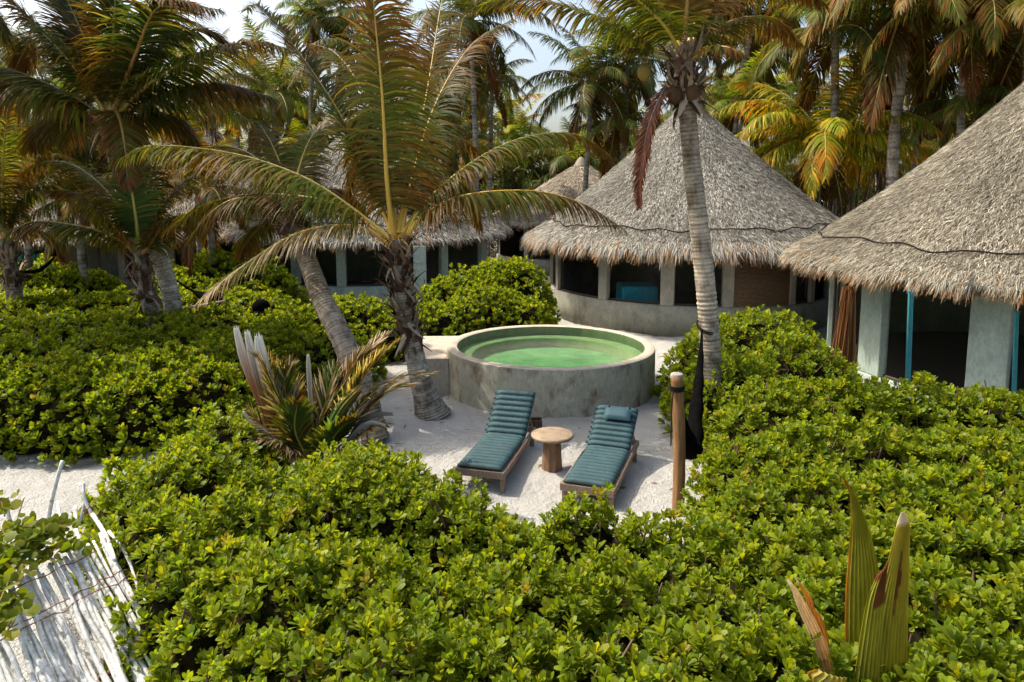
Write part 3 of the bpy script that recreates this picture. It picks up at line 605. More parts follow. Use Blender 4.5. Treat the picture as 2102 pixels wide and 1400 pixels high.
# things around the huts
def hut_things():
    # turquoise bed seen through the window
    p = P(1310, 603, Y=19.9); p[2] = 0; e = empty('bed', p, 'turquoise covered bed seen through the centre hut window', 'bed')
    p = P(1313, 603, Y=19.95); p[2] = 0; e.location = p; zt = P(1310, 589, Y=19.85)[2]; mb = MB(); mb.box(p+V(0, .5, zt-.31), (1.08, 1.2, .62), 0, bev=.05); mb.build('mattress', M['teal'], e)
    mb = MB(); mb.box(p+V(0, .5, (zt-.62)/2), (1.0, 1.1, zt-.64), 0); mb.build('bed_base', M['dark_wood'], e)
    # straw bundle leaning beside right hut
    b = P(1722, 760, Y=12.3); tpt = P(1742, 592, Y=12.2); e = empty('reed_bundle', (b[0], b[1], 0), 'orange brown bundle of dry palm stems leaning by the right hut wall', 'reed bundle')
    rg = np.random.default_rng(4); mb = MB()
    for i in range(170):
        a = rg.uniform(0, 2*PI); q = math.sqrt(rg.random()); b0 = V(b[0], b[1], .0)+V(math.cos(a)*.24*q, math.sin(a)*.16*q, 0); t0 = tpt+V(math.cos(a)*.12*q, math.sin(a)*.1*q, rg.uniform(-.25, .05))
        mid = (b0+t0)/2+rg.normal(0, .025, 3); c = [V(.20, .08, .02), V(.12, .045, .015), V(.26, .13, .04), V(.05, .022, .012)][rg.integers(0, 4)]
        mb.tube([b0, mid, t0], [.016, .013, .006], 5, c3=c, caps=False)
    mb.build('stems', M['rough'], e)
    # aqua curtains / door leaf in right hut
    for (u0, u1, v0, v1, Y) in ((1862, 1874, 600, 752, 10.9),):
        pass
hut_things()
def curtain(u, v0, v1, Y, wd, label):
    a, b = P(u+8, v0, Y=Y), P(u, v1, Y=Y); rg = np.random.default_rng(int(u)); mb = MB(); n = 10; vs = []
    for j in range(12):
        t = j/11; p = b+(a-b)*t
        for i in range(n): x = (i/(n-1)-.5)*wd; vs.append((p[0]+x, p[1]+.02*math.sin(i*2.2+t), p[2]))
    f = [(j*n+i, j*n+i+1, (j+1)*n+i+1, (j+1)*n+i) for j in range(11) for i in range(n-1)]
    mb.add(vs, f, smooth=True); mb.tube([a+V(-.06, 0, 0), a+V(.06, 0, 0)], .01, 6); o = mb.build('curtain', M['aqua_paint'], origin=(b[0], b[1], b[2])); tag(o, label, 'curtain')
curtain(1863, 598, 792, 11.75, .10, 'narrow turquoise curtain in the wide dark opening of the right hut')
curtain(2080, 640, 830, 11.2, .08, 'narrow turquoise curtain in the opening nearest the right edge')
def doorleaf(u0, u1, v0, v1, Y, label):
    a = P(u0, v0, Y=Y); b = P(u1, v1, Y=Y); c = (a+b)/2; base = V(c[0], c[1], 0); e = empty('door', base, label, 'door'); h = a[2]; w_ = b[0]-a[0]
    mb = MB(); mb.box(V(c[0], c[1], h/2), (w_, .05, h), 0, bev=.005)
    for i in range(3): mb.box(V(c[0], c[1]-.035, h*(.18+.3*i)), (w_*.96, .02, .09), 0, bev=.004)
    mb.build('door_leaf', M['aqua_wall'], e); mb = MB(); mb.tube([(c[0]+w_*.38, c[1]-.04, h*.48), (c[0]+w_*.38, c[1]-.09, h*.5), (c[0]+w_*.38, c[1]-.04, h*.52)], .012, 6); mb.build('handle', M['dark_wood'], e)
doorleaf(848, 875, 505, 555, 22.0, 'turquoise door of the hut just right of the front palm crown')

# ------------------------------------------------------------------ loungers
def lounger(foot, hinge, backang, backlen, width, label, pillow=False, seed=0):
    foot = V(foot[0], foot[1], 0); d = V(hinge[0]-foot[0], hinge[1]-foot[1], 0); L = np.linalg.norm(d); yaw = math.atan2(d[1], d[0])-PI/2
    e = empty('sun_lounger', foot, label, 'sun lounger', 'sun loungers on the sand', yaw)
    hz = .27; hw = width/2; L1 = L; cb, sb = math.cos(backang), math.sin(backang)
    def B(mb, name, mat, par=e): return mb.build(name, M[mat], par, world=False)
    # frame: side rails along the flat part and back support
    for s in (-1, 1):
        mb = MB(); mb.box((s*(hw+.015), L1/2+.28, hz-.045), (.05, L1+.56, .085), 0, bev=.008); B(mb, 'side_rail', 'wood_grey')
    mb = MB(); mb.box((0, .0, hz-.045), (width+.08, .05, .10), 0, bev=.006); B(mb, 'cross_rail', 'wood_grey')
    mb = MB(); mb.box((0, L1+.55, hz-.045), (width+.01, .05, .08), 0, bev=.006); B(mb, 'cross_rail', 'wood_grey')
    for (x, y) in ((-hw, .06), (hw, .06), (-hw, L1+.45), (hw, L1+.45)):
        mb = MB(); mb.box((x*.98, y, (hz-.09)/2-.015), (.06, .07, hz-.06), 0, bev=.005); B(mb, 'leg', 'wood_grey')
    # slats
    mb = MB()
    for i in range(15): mb.box((0, .08+i*(L1-.1)/14, hz+.004), (width-.02, .055, .018), 0)
    B(mb, 'slats', 'wood_grey')
    # back frame
    mb = MB()
    def bp(x, t, up): return V(x, L1+t*cb-up*sb, hz+.01+t*sb+up*cb)
    for s in (-1, 1): mb.tube([bp(s*(hw-.02), 0, 0), bp(s*(hw-.02), backlen+.02, 0)], .022, 6)
    for i in range(8): mb.tube([bp(-hw+.02, .06+i*backlen/8, 0), bp(hw-.02, .06+i*backlen/8, 0)], .02, 6, flat=.5)
    mb.tube([bp(hw-.05, backlen*.6, -.02), V(hw-.05, L1+backlen*.6*cb+.25, hz-.03)], .014, 6)
    mb.tube([bp(-hw+.05, backlen*.6, -.02), V(-hw+.05, L1+backlen*.6*cb+.25, hz-.03)], .014, 6); B(mb, 'backrest_frame', 'wood_grey')
    # cushion: channelled pad following flat part then back
    def pad(length, nch, at, name, ends):
        rg = np.random.default_rng(seed+nch); mb = MB(); rows = []; cls = []; th = .056; per = 7; N = nch*per+1; nx = 11
        for j in range(N):
            t = j/(N-1)*length; ph = (j % per)/per; puff = th*(.18+.82*abs(math.sin(PI*ph))**.5)
            if j == 0 or j == N-1: puff = th*.25
            for side in (1, 0):
                for i in range(nx):
                    x = (i/(nx-1)-.5); edge = 1-(abs(x)*2)**8*.65
                    up = puff*edge*(1+.05*math.sin(j*1.3+i*2.1+seed)) if side else 0.0
                    rows.append(at(x*width*1.0, t, .022+up)); cls.append((.28, .28, .28) if j % per == 0 else (1, 1, 1) if j % per not in (1, 6) else (.6, .6, .6))
        f = []; st = 2*nx
        for j in range(N-1):
            for i in range(nx-1):
                f.append((j*st+i, j*st+i+1, (j+1)*st+i+1, (j+1)*st+i)); f.append((j*st+nx+i, (j+1)*st+nx+i, (j+1)*st+nx+i+1, j*st+nx+i+1))
            f.append((j*st, (j+1)*st, (j+1)*st+nx, j*st+nx)); f.append((j*st+nx-1, j*st+st-1, (j+1)*st+st-1, (j+1)*st+nx-1))
        for j in (0, N-1):
            for i in range(nx-1): f.append((j*st+i, j*st+nx+i, j*st+nx+i+1, j*st+i+1))
        mb.add(rows, f, np.array(cls), smooth=True); return B(mb, name, 'cushion')
    pad(L1+.0, 12, lambda x, t, up: V(x, -.02+t, hz+up), 'seat_cushion', 0)
    bc = pad(backlen+.03, 8, lambda x, t, up: bp(x, t+.01, up), 'back_cushion', 0)
    if pillow:
        mb = MB(); rows = []; nx, ny = 11, 9
        for side in (1, -1):
            for j in range(ny):
                for i in range(nx):
                    a, b_ = i/(nx-1)*2-1, j/(ny-1)*2-1; puff = .055*((1-a**4)*(1-b_**4))**.5
                    rows.append(bp(.04+a*.2, backlen*.76+b_*.11, .10+.02+side*puff))
        f = [];
        for s_ in (0, 1):
            for j in range(ny-1):
                for i in range(nx-1):
                    q = (s_*nx*ny+j*nx+i, s_*nx*ny+j*nx+i+1, s_*nx*ny+(j+1)*nx+i+1, s_*nx*ny+(j+1)*nx+i); f.append(q if s_ == 0 else q[::-1])
        mb.add(rows, f, smooth=True)
        pl = B(mb, 'head_pillow', 'pillow')
        mb = MB()
        for s in (-.12, .19): mb.tube([bp(s, backlen*.80, .13), bp(s, backlen*1.0, .085), bp(s, backlen+.05, .02)], .009, 5)
        B(mb, 'strap', 'black_cloth', pl)
    # fabric ties on the left edge of the back
    for i in range(8):
        mb = MB(); mb.box(tuple(bp(-hw-.012, .07+i*backlen/8, .03)), (.035, .022, .03), 0, bev=.004); B(mb, 'tie', 'cushion')
    return e
l1f = P(984, 960, z=.3); l1h = P(1038, 893, z=.3); l2f = P(1205, 994, z=.3); l2h = P(1249, 920, z=.3)
lounger(l1f, l1h, math.radians(36), .80, .62, 'blue green channelled sun lounger left of the wooden side table', seed=1)
lounger(l2f, l2h, math.radians(30), .76, .62, 'blue green sun lounger with a small head pillow, right of the side table', pillow=True, seed=2)
def side_table():
    p = P(1133, 965, z=0); e = empty('side_table', p, 'round wooden pedestal table standing between the two loungers', 'side table')
    mb = MB(); mb.ring([(.005, .545), (.28, .545), (.298, .535), (.302, .515), (.296, .498), (.27, .49), (.005, .49)], p, 48); mb.build('table_top', M['table_top'], e)
    mb = MB(); mb.ring([(.15, -.02), (.148, .02), (.122, .48), (.12, .492)], p, 10, c3=(1, 1, 1), smooth=False); mb.build('pedestal', M['table_leg'], e)
side_table()
def dark_box():
    p = P(1098, 880, z=0); o_ = empty('crate', p, 'small open brown box on the sand behind the left lounger', 'box'); mb = MB()
    for (x, y, sx, sy) in ((-.11, 0, .02, .2), (.11, 0, .02, .2), (0, -.09, .2, .02), (0, .09, .2, .02)): mb.box(p+V(x, y, .08), (sx, sy, .18), 0)
    mb.build('box_side', M['dark_wood'], o_); mb = MB(); mb.box(p+V(0, 0, .015), (.2, .16, .02), 0); mb.build('box_bottom', M['table_leg'], o_)
dark_box()

# ------------------------------------------------------------------ post and hammock
def post_and_hammock(trB):
    b = P(1392, 1062, z=0); t = P(1391, 771, Y=b[1]-.02); e = empty('hammock_post', b, 'brown wooden post with pale cut top standing in the sand', 'post')
    cur, L = catmull([b-V(0, 0, .2), b+V(.0, 0, t[2]*.5)+V(-.01, 0, 0), V(t[0]-.005, b[1], t[2])], 30)
    rg = np.random.default_rng(1); mb = MB(); mb.tube(cur, .077*(1+rg.normal(0, .02, 30)), 16, flat=.95); mb.build('shaft', M['wood_post'], e)
    mb = MB(); mb.ring([(.075, -.02), (.075, .012), (.066, .022), (.003, .026)], V(t[0]-.005, b[1], t[2]), 18); mb.build('cut_top', plain('pale_end_grain', (.26, .24, .21), .8, .2), e)
    z0 = P(1390, 800, Y=b[1])[2]; c = V(t[0]-.003, b[1], z0)
    mb = MB()
    for k_ in range(3): mb.ring([(.082, -.012), (.098, 0), (.082, .012)], c+V(0, 0, k_*.022), 16, c3=(1, 1, 1))
    ll = [c+V(-.06, -.085, 0), c+V(-.075, -.095, -.25), P(1377, 915, Y=b[1]-.1)]; mb.tube(catmull(ll, 14)[0], .008, 5)
    mb.build('tied_rope', M['rope'], e)
    # hammock: gathered black cloth hung between the trunk and the post
    tie = P(1441, 676, Y=trB[1]-.17); low = P(1412, 948, Y=b[1]+.55); low2 = P(1400, 905, Y=b[1]+.12)
    e2 = empty('hammock', (low[0], low[1], 0), 'black cloth hammock hanging gathered between the tall trunk and the post', 'hammock')
    pts = [tie, P(1436, 740, Y=10.0), P(1427, 850, Y=9.3), P(1418, 915, Y=8.8), P(1408, 915, Y=8.3), P(1404, 905, Y=8.1)]
    pts = [tie, P(1438, 740, Y=10.0), P(1430, 830, Y=9.4), P(1421, 905, Y=8.9), P(1411, 920, Y=8.45), P(1406, 880, Y=8.2), c+V(.09, .05, -.03)]
    cur, L = catmull(pts, 46); s = np.linspace(0, 1, 46); rad = np.interp(s, [0, .06, .2, .45, .62, .74, .84, .9, 1], [.012, .022, .05, .10, .16, .16, .07, .015, .01])
    mb = MB(); mb.tube(cur, rad*(1+.12*np.sin(s*50)), 14, flat=.8); mb.build('cloth', M['black_cloth'], e2)
    mb = MB(); q = V(trB[0], trB[1], 0)
    return e2
def litter():
    rg = np.random.default_rng(8); n = 170; x = rg.uniform(-3.2, 4.0, n); y = rg.uniform(7, 16.5, n); ok = (x-PC[0])**2+(y-PC[1])**2 > 2.3**2; x, y = x[ok], y[ok]; n = len(x)
    a = rg.uniform(0, 2*PI, n); L = rg.uniform(.02, .10, n); W = L*rg.uniform(.1, .35, n); d = np.stack([np.cos(a), np.sin(a), rg.normal(0, .12, n)], 1); p = np.stack([-np.sin(a), np.cos(a), 0*a], 1); c = np.stack([x, y, .035*lumpy(x*.6, y*.6, 2)+.012*lumpy(x*3, y*3, 5)+.014], 1)
    v = np.stack([c-d*L[:, None], c+p*W[:, None], c+d*L[:, None], c-p*W[:, None]], 1).reshape(-1, 3); q = np.arange(n*4).reshape(-1, 4)
    cs = np.array([V(.14, .08, .04), V(.26, .18, .09), V(.06, .04, .025), V(.12, .13, .03)])[rg.integers(0, 4, n)]
    tag(link('leaf_litter', mesh_np('leaf_litter', v, q, M['thatch'], np.repeat(cs, 4, 0))), 'scattered dry leaf bits on the pale sand round the pool', 'leaf litter', kind='stuff')
litter()
# ------------------------------------------------------------------ near palms
def near_palms():
    # A : front palm left of the pool
    b = P(888, 856, z=-.05)
    Y0 = b[1]
    e = empty('coconut_palm', (b[0], b[1], 0), 'coconut palm with flared base on the sand beside the pool ledge', 'palm tree')
    tp = [b, P(862, 775, Y=Y0), P(846, 700, Y=Y0), P(832, 640, Y=Y0-.05), P(822, 570, Y=Y0-.1), P(815, 490, Y=Y0-.1)]
    o, cur, L = trunk_into(e, tp, .165, 1.9, ringgap=.045, tone=(.37, .34, .28))
    boots_into(e, cur, .42, .98, 230, .15, 3, .42)
    cr = cur[-1]; Yc = cr[1]
    f = lambda pts, dy, **k: frond_world(e, [P(u, v, Y=Yc+dy*i/(len(pts)-1)) for i, (u, v) in enumerate(pts)], **k)
    R_ = V(.36, .23, .03)
    f([(808, 492), (795, 380), (785, 200), (772, 60), (762, -60)], -.6, nl=125, Lmax=1.35, droop=1.35, brown=.7, seed=1, rach=R_, wind=(1.1, 0, 0), rr=.034)
    f([(806, 480), (760, 370), (697, 233), (600, 90), (530, 13), (508, 20)], 1.2, nl=110, Lmax=.85, droop=.45, brown=.35, seed=2, rach=R_, green=DGREEN, wind=(.15, 0, 0))
    f([(800, 490), (740, 440), (640, 372), (520, 325), (400, 303), (300, 300), (255, 322)], -.5, nl=105, Lmax=1.2, droop=1.35, brown=.42, seed=3, rach=V(.42, .33, .08))
    f([(798, 495), (750, 455), (680, 415), (590, 400), (500, 400), (410, 425), (345, 470)], 1.2, nl=100, Lmax=1.1, droop=1.35, brown=.75, seed=4, rach=V(.36, .20, .05), pale=.1)
    f([(800, 500), (745, 468), (670, 464), (590, 488), (500, 545), (455, 580), (415, 615)], -1.6, nl=85, Lmax=.9, droop=1.0, brown=.75, seed=5, rach=V(.45, .28, .06), pale=.55, wid=.02)
    f([(826, 500), (862, 430), (930, 362), (1020, 303), (1110, 275), (1190, 278), (1250, 318)], .6, nl=105, Lmax=.95, droop=1.35, brown=.45, seed=6, rach=V(.38, .32, .05))
    f([(828, 505), (860, 450), (930, 408), (1020, 392), (1120, 395), (1205, 422), (1278, 468)], -.7, nl=105, Lmax=1.1, droop=1.35, brown=.7, seed=7, rach=V(.45, .27, .04))
    f([(822, 490), (850, 350), (900, 200), (970, 90), (1050, 40)], 1.6, nl=100, Lmax=1.0, droop=.8, brown=.6, seed=8, rach=R_, green=DGREEN, wind=(.5, 0, -.3))
    f([(815, 480), (850, 330), (880, 170), (900, 40), (915, -40)], 2.6, nl=100, Lmax=1.1, droop=.9, brown=.7, seed=9, rach=R_, wind=(.8, 0, -.3))
    f([(810, 480), (770, 330), (745, 240), (728, 300), (715, 420)], 1.0, nl=70, Lmax=.7, droop=1.4, brown=1.0, seed=10, rach=BROWN*1.2, tat=.3)
    f([(812, 480), (790, 330), (745, 190), (690, 110), (640, 90)], 2.4, nl=90, Lmax=.9, droop=1.0, brown=.8, seed=11, rach=R_)
    f([(824, 480), (880, 400), (920, 370), (960, 400), (985, 470)], 2.0, nl=80, Lmax=.7, droop=1.4, brown=.7, seed=12, rach=R_)
    f([(818, 480), (815, 420), (850, 330), (930, 280), (1000, 330)], 2.6, nl=80, Lmax=.8, droop=1.3, brown=.8, seed=13, rach=R_)
    # flower stalks
    mb = MB(); rg = np.random.default_rng(5)
    for i in range(26):
        a = rg.uniform(0, 2*PI); p = cr+V(0, 0, -.02); d = nrm(V(math.cos(a), math.sin(a)-.3, rg.uniform(.2, 1.0))); pts = [p]
        for j in range(4): p = p+d*.11; d = nrm(d+V(0, 0, -.28)); pts.append(p)
        mb.tube(pts, [.008, .007, .006, .005, .003], 4, c3=(.48, .26, .04), caps=False)
    mb.build('flower_stalk', M['rachis'], e)
    # B : tall palm right of the pool
    b = P(1458, 900, z=0); Y0 = b[1]
    e = empty('coconut_palm', (b[0], b[1], 0), 'tall coconut palm with pale ringed trunk crossing in front of the centre hut roof', 'palm tree')
    tp = [P(1458, 905, Y=Y0), P(1460, 780, Y=Y0), P(1453, 640, Y=Y0), P(1437, 480, Y=Y0), P(1422, 350, Y=Y0), P(1412, 240, Y=Y0), P(1405, 150, Y=Y0), P(1402, 100, Y=Y0)]
    o, cur, L = trunk_into(e, tp, .155, 1.12, ringgap=.05, tone=(.36, .315, .245))
    boots_into(e, cur, .86, .99, 190, .19, 6, .42)
    cr = cur[-1]; Yc = cr[1]
    f = lambda pts, dy, **k: frond_world(e, [P(u, v, Y=Yc+dy*i/(len(pts)-1)) for i, (u, v) in enumerate(pts)], **k)
    f([(1395, 130), (1345, 100), (1280, 58), (1200, 25), (1110, 2), (1030, 0), (985, 12)], .5, nl=80, Lmax=.8, droop=1.0, brown=.45, seed=21, rach=V(.38, .30, .06))
    f([(1392, 165), (1365, 185), (1335, 250), (1320, 320), (1312, 380), (1313, 425)], -.4, nl=85, Lmax=.36, droop=.5, brown=1.0, seed=22, onecol=V(.13, .042, .018), rach=V(.05, .025, .015), rr=.024, start=.08)
    f([(1398, 110), (1385, 50), (1372, -10), (1350, -80)], .8, nl=90, Lmax=.9, droop=.8, brown=.3, seed=23, rach=V(.34, .26, .04))
    f([(1403, 110), (1410, 20), (1415, -90), (1420, -160)], -.5, nl=80, Lmax=.8, droop=.8, brown=.7, seed=24, rach=V(.22, .12, .03))
    f([(1410, 115), (1440, 50), (1500, -10), (1570, -40), (1640, -30), (1690, 10)], .4, nl=90, Lmax=.85, droop=1.3, brown=.75, seed=25, rach=V(.3, .16, .03))
    f([(1412, 125), (1450, 80), (1510, 40), (1580, 40), (1640, 90)], 1.5, nl=90, Lmax=.8, droop=1.3, brown=.85, seed=26, rach=V(.3, .16, .03))
    f([(1412, 130), (1440, 110), (1480, 95), (1530, 110)], -1.0, nl=60, Lmax=.45, droop=1.0, brown=.8, seed=27, rach=V(.3, .2, .06), start=.3)
    f([(1398, 115), (1370, 60), (1310, 0), (1230, -50), (1150, -60)], -1.0, nl=90, Lmax=.85, droop=1.2, brown=.4, seed=28, rach=V(.36, .28, .05))
    f([(1396, 125), (1350, 115), (1300, 100), (1262, 112)], -.4, nl=40, Lmax=.3, droop=1.0, brown=.3, seed=29, rach=V(.2, .22, .07), start=.45, rr=.035)
    f([(1405, 110), (1430, 40), (1460, -40), (1500, -130)], .5, nl=90, Lmax=.9, droop=.8, brown=.5, seed=30, rach=V(.34, .22, .04))
    coconuts_into(e, [P(1322, 150, Y=Yc-.15)], .10, (.20, .14, .03)); coconuts_into(e, [P(1385, 196, Y=Yc-.22), P(1420, 192, Y=Yc-.22)], .11, (.07, .04, .018))
    TB = V(P(1452, 660, Y=Y0)[0], Y0, 0); h = post_and_hammock(TB)
    mb = MB(); zc = P(1452, 668, Y=Y0); pr = []
    for a in np.linspace(0, 2*PI, 24): pr.append(zc+V(.158*math.cos(a), .158*math.sin(a), -.05*math.sin(a)*-1-.04*math.cos(a+1)))
    mb.tube(pr, .012, 5, caps=False); pr = [p+V(0, 0, -.03) for p in pr]; mb.tube(pr, .012, 5, caps=False); mb.build('trunk_loop', M['rope'], h)
    # C : leaning palm
    b = P(768, 905, z=0); Y0 = b[1]
    e = empty('coconut_palm', (b[0], b[1], 0), 'palm with bare trunk leaning to the left behind the ragged young palm', 'palm tree')
    tp = [P(772, 905, Y=Y0), P(745, 800, Y=Y0+.2), P(700, 690, Y=Y0+.6), P(662, 615, Y=Y0+1.0), P(635, 545, Y=Y0+1.4), P(612, 480, Y=Y0+1.8), P(598, 440, Y=Y0+2)]
    o, cur, L = trunk_into(e, tp, .185, 1.1, ringgap=.055, tone=(.30, .255, .195)); cr = cur[-1]; Yc = cr[1]
    boots_into(e, cur, .88, 1.0, 70, .2, 8, .4)
    f = lambda pts, dy, **k: frond_world(e, [P(u, v, Y=Yc+dy*i/(len(pts)-1)) for i, (u, v) in enumerate(pts)], **k)
    f([(598, 450), (560, 420), (500, 405), (440, 430), (390, 490)], -.5, nl=80, Lmax=.9, droop=1.4, brown=.7, seed=41, rach=V(.3, .18, .05))
    f([(598, 445), (570, 380), (520, 320), (450, 300), (380, 330)], .8, nl=80, Lmax=.9, droop=1.3, brown=.5, seed=42, rach=V(.3, .2, .05))
    f([(600, 445), (640, 400), (700, 390), (750, 440)], 1.4, nl=70, Lmax=.8, droop=1.4, brown=.7, seed=43, rach=V(.3, .18, .05))
    f([(600, 440), (610, 360), (640, 280), (690, 230)], 1.8, nl=80, Lmax=.8, droop=1.0, brown=.5, seed=44, rach=V(.3, .2, .05))
    f([(596, 455), (560, 450), (520, 480), (490, 530)], 1.0, nl=60, Lmax=.7, droop=1.3, brown=.9, seed=45, rach=V(.2, .1, .03))
    f([(598, 440), (590, 380), (560, 300), (530, 250)], 1.8, nl=70, Lmax=.8, droop=.9, brown=.4, seed=46, rach=V(.3, .2, .05))
    # D : big palm at left
    Y0 = 16.0; b = P(368, 690, Y=Y0); e = empty('coconut_palm', (b[0], b[1], 0), 'large coconut palm with wide dark crown at the upper left', 'palm tree')
    tp = [V(b[0]+.05, Y0, -.05), P(357, 640, Y=Y0), P(338, 560, Y=Y0), P(300, 460, Y=Y0-.3), P(265, 360, Y=Y0-.8), P(238, 280, Y=Y0-1.2), P(228, 235, Y=Y0-1.4)]
    o, cur, L = trunk_into(e, tp, .20, 1.15, ringgap=.07, tone=(.44, .41, .34)); cr = cur[-1]; Yc = cr[1]
    boots_into(e, cur, .86, 1.0, 90, .22, 9, .6)
    f = lambda pts, dy, **k: frond_world(e, [P(u, v, Y=Yc+dy*i/(len(pts)-1)) for i, (u, v) in enumerate(pts)], **k)
    kw = dict(nl=105, Lmax=1.35, wid=.036, rr=.045)
    f([(222, 245), (190, 190), (130, 110), (60, 40), (0, -20)], -1, droop=.8, brown=.45, seed=51, green=DGREEN, rach=V(.24, .18, .04), **kw)
    f([(222, 250), (160, 205), (80, 165), (0, 140), (-80, 150)], -.4, droop=1.1, brown=.3, seed=52, rach=V(.26, .2, .05), **kw)
    f([(220, 258), (150, 215), (60, 180), (-40, 175), (-130, 240)], -1.4, droop=1.6, brown=.85, seed=53, rach=V(.3, .14, .06), **kw)
    f([(225, 240), (205, 150), (160, 50), (120, -40)], .5, droop=.6, brown=.2, seed=54, green=DGREEN, rach=V(.24, .2, .05), **kw)
    f([(228, 238), (230, 130), (235, 20), (242, -80)], .0, droop=.8, brown=.5, seed=55, green=DGREEN, rach=V(.26, .18, .03), **kw)
    f([(232, 238), (260, 130), (310, 20), (390, -40)], .8, droop=1.0, brown=.35, seed=56, green=DGREEN, rach=V(.2, .18, .04), **kw)
    f([(236, 242), (280, 170), (340, 85), (420, 60), (475, 95)], 1.2, droop=1.0, brown=.3, seed=57, green=DGREEN, rach=V(.24, .2, .04), **kw)
    f([(236, 248), (290, 185), (370, 130), (450, 100), (530, 85), (590, 100)], -1.0, droop=1.1, brown=.35, seed=58, rach=V(.26, .2, .03), **kw)
    f([(238, 255), (300, 210), (380, 180), (470, 175), (560, 200)], .3, droop=1.3, brown=.65, seed=59, green=DGREEN, rach=V(.24, .14, .03), **kw)
    f([(238, 262), (290, 235), (350, 240), (400, 290)], 1.2, droop=1.3, brown=.8, seed=60, rach=V(.2, .12, .03), **kw)
    f([(222, 262), (170, 240), (110, 250), (60, 300)], 1.0, droop=1.4, brown=.8, seed=61, rach=V(.2, .12, .03), **kw)
    f([(228, 262), (240, 230), (255, 290), (262, 380)], -1.2, droop=.8, brown=.9, seed=62, rach=V(.2, .12, .03), nl=80, Lmax=.8, wid=.036, rr=.04)
    f([(228, 240), (190, 120), (140, 70), (70, 80), (20, 160)], 1.5, droop=1.2, brown=.6, seed=63, rach=V(.24, .14, .03), **kw)
    f([(230, 240), (275, 120), (330, 10), (450, 20)], -1.2, droop=1.0, brown=.55, seed=64, green=DGREEN, rach=V(.24, .14, .03), **kw)
    # spathe sheaths hanging
    coconuts_into(e, [P(232, 268, Y=Yc-.4), P(248, 262, Y=Yc-.4), P(215, 266, Y=Yc-.4)], .13, (.10, .10, .03))
    # E : small palm with yellow arching leaf stalks
    Y0 = 15.2; b = P(322, 700, Y=Y0); e = empty('coconut_palm', (b[0], b[1], 0), 'smaller palm with slim trunk and yellow arching leaf stalks left of the bare twin trunk', 'palm tree')
    tp = [V(b[0], Y0, -.05), P(315, 650, Y=Y0), P(297, 590, Y=Y0), P(288, 540, Y=Y0), P(285, 515, Y=Y0)]
    o, cur, L = trunk_into(e, tp, .17, 1.2, ringgap=.06, tone=(.22, .18, .14)); cr = cur[-1]; Yc = cr[1]
    boots_into(e, cur, .55, 1.0, 110, .15, 10, .5)
    f = lambda pts, dy, **k: frond_world(e, [P(u, v, Y=Yc+dy*i/(len(pts)-1)) for i, (u, v) in enumerate(pts)], **k)
    kw = dict(nl=80, Lmax=.95, wid=.03, rr=.036)
    f([(284, 530), (255, 500), (205, 475), (140, 460), (70, 455), (20, 475), (5, 500)], -.8, droop=1.3, brown=.45, seed=71, rach=V(.42, .30, .06), **kw)
    f([(286, 520), (278, 440), (262, 350), (240, 300), (222, 270)], -.4, droop=.5, brown=.05, seed=72, green=V(.06, .10, .02), rach=V(.32, .28, .05), **kw)
    f([(287, 525), (320, 450), (370, 380), (420, 350)], .6, droop=1.0, brown=.5, seed=73, rach=V(.32, .2, .04), **kw)
    f([(288, 530), (330, 470), (380, 440), (420, 470)], -.6, droop=1.3, brown=.8, seed=74, rach=V(.3, .16, .04), **kw)
    f([(284, 520), (240, 420), (170, 350), (100, 330), (40, 360)], .8, droop=1.1, brown=.55, seed=75, rach=V(.34, .24, .04), **kw)
    f([(284, 525), (230, 460), (160, 400), (90, 390)], -1.0, droop=1.2, brown=.7, seed=76, rach=V(.3, .16, .04), **kw)
    f([(286, 520), (300, 400), (330, 310), (380, 280)], 1.2, droop=1.1, brown=.6, seed=77, green=DGREEN, rach=V(.3, .2, .04), **kw)
    # left edge palm
    Y0 = 18.0; b = P(30, 640, Y=Y0); e = empty('coconut_palm', (b[0], b[1], 0), 'short palm with brown drooping leaves at the left edge beside the dark hammock', 'palm tree')
    tp = [V(b[0], Y0, -.05), P(28, 590, Y=Y0), P(18, 530, Y=Y0), P(12, 490, Y=Y0)]
    o, cur, L = trunk_into(e, tp, .2, 1.2, ringgap=.07, tone=(.26, .22, .17)); Yc = cur[-1][1]; boots_into(e, cur, .5, 1.0, 90, .18, 12, .5)
    f = lambda pts, dy, **k: frond_world(e, [P(u, v, Y=Yc+dy*i/(len(pts)-1)) for i, (u, v) in enumerate(pts)], **k)
    for i, (pts, br) in enumerate([([(10, 495), (40, 420), (100, 380), (150, 420), (175, 490)], .6), ([(8, 495), (-30, 420), (-80, 400), (-120, 450)], .6), ([(12, 490), (30, 380), (80, 300), (150, 290)], .4), ([(10, 490), (5, 380), (10, 280), (20, 220)], .5), ([(14, 500), (60, 470), (110, 490), (130, 530)], .9), ([(8, 490), (-30, 350), (-60, 300), (-100, 300)], .6), ([(12, 492), (60, 400), (130, 350), (210, 370)], .5)]):
        f(pts, (-1)**i*.9, seed=90+i, brown=br, droop=1.2, rach=V(.32, .2, .05), **kw)
near_palms()

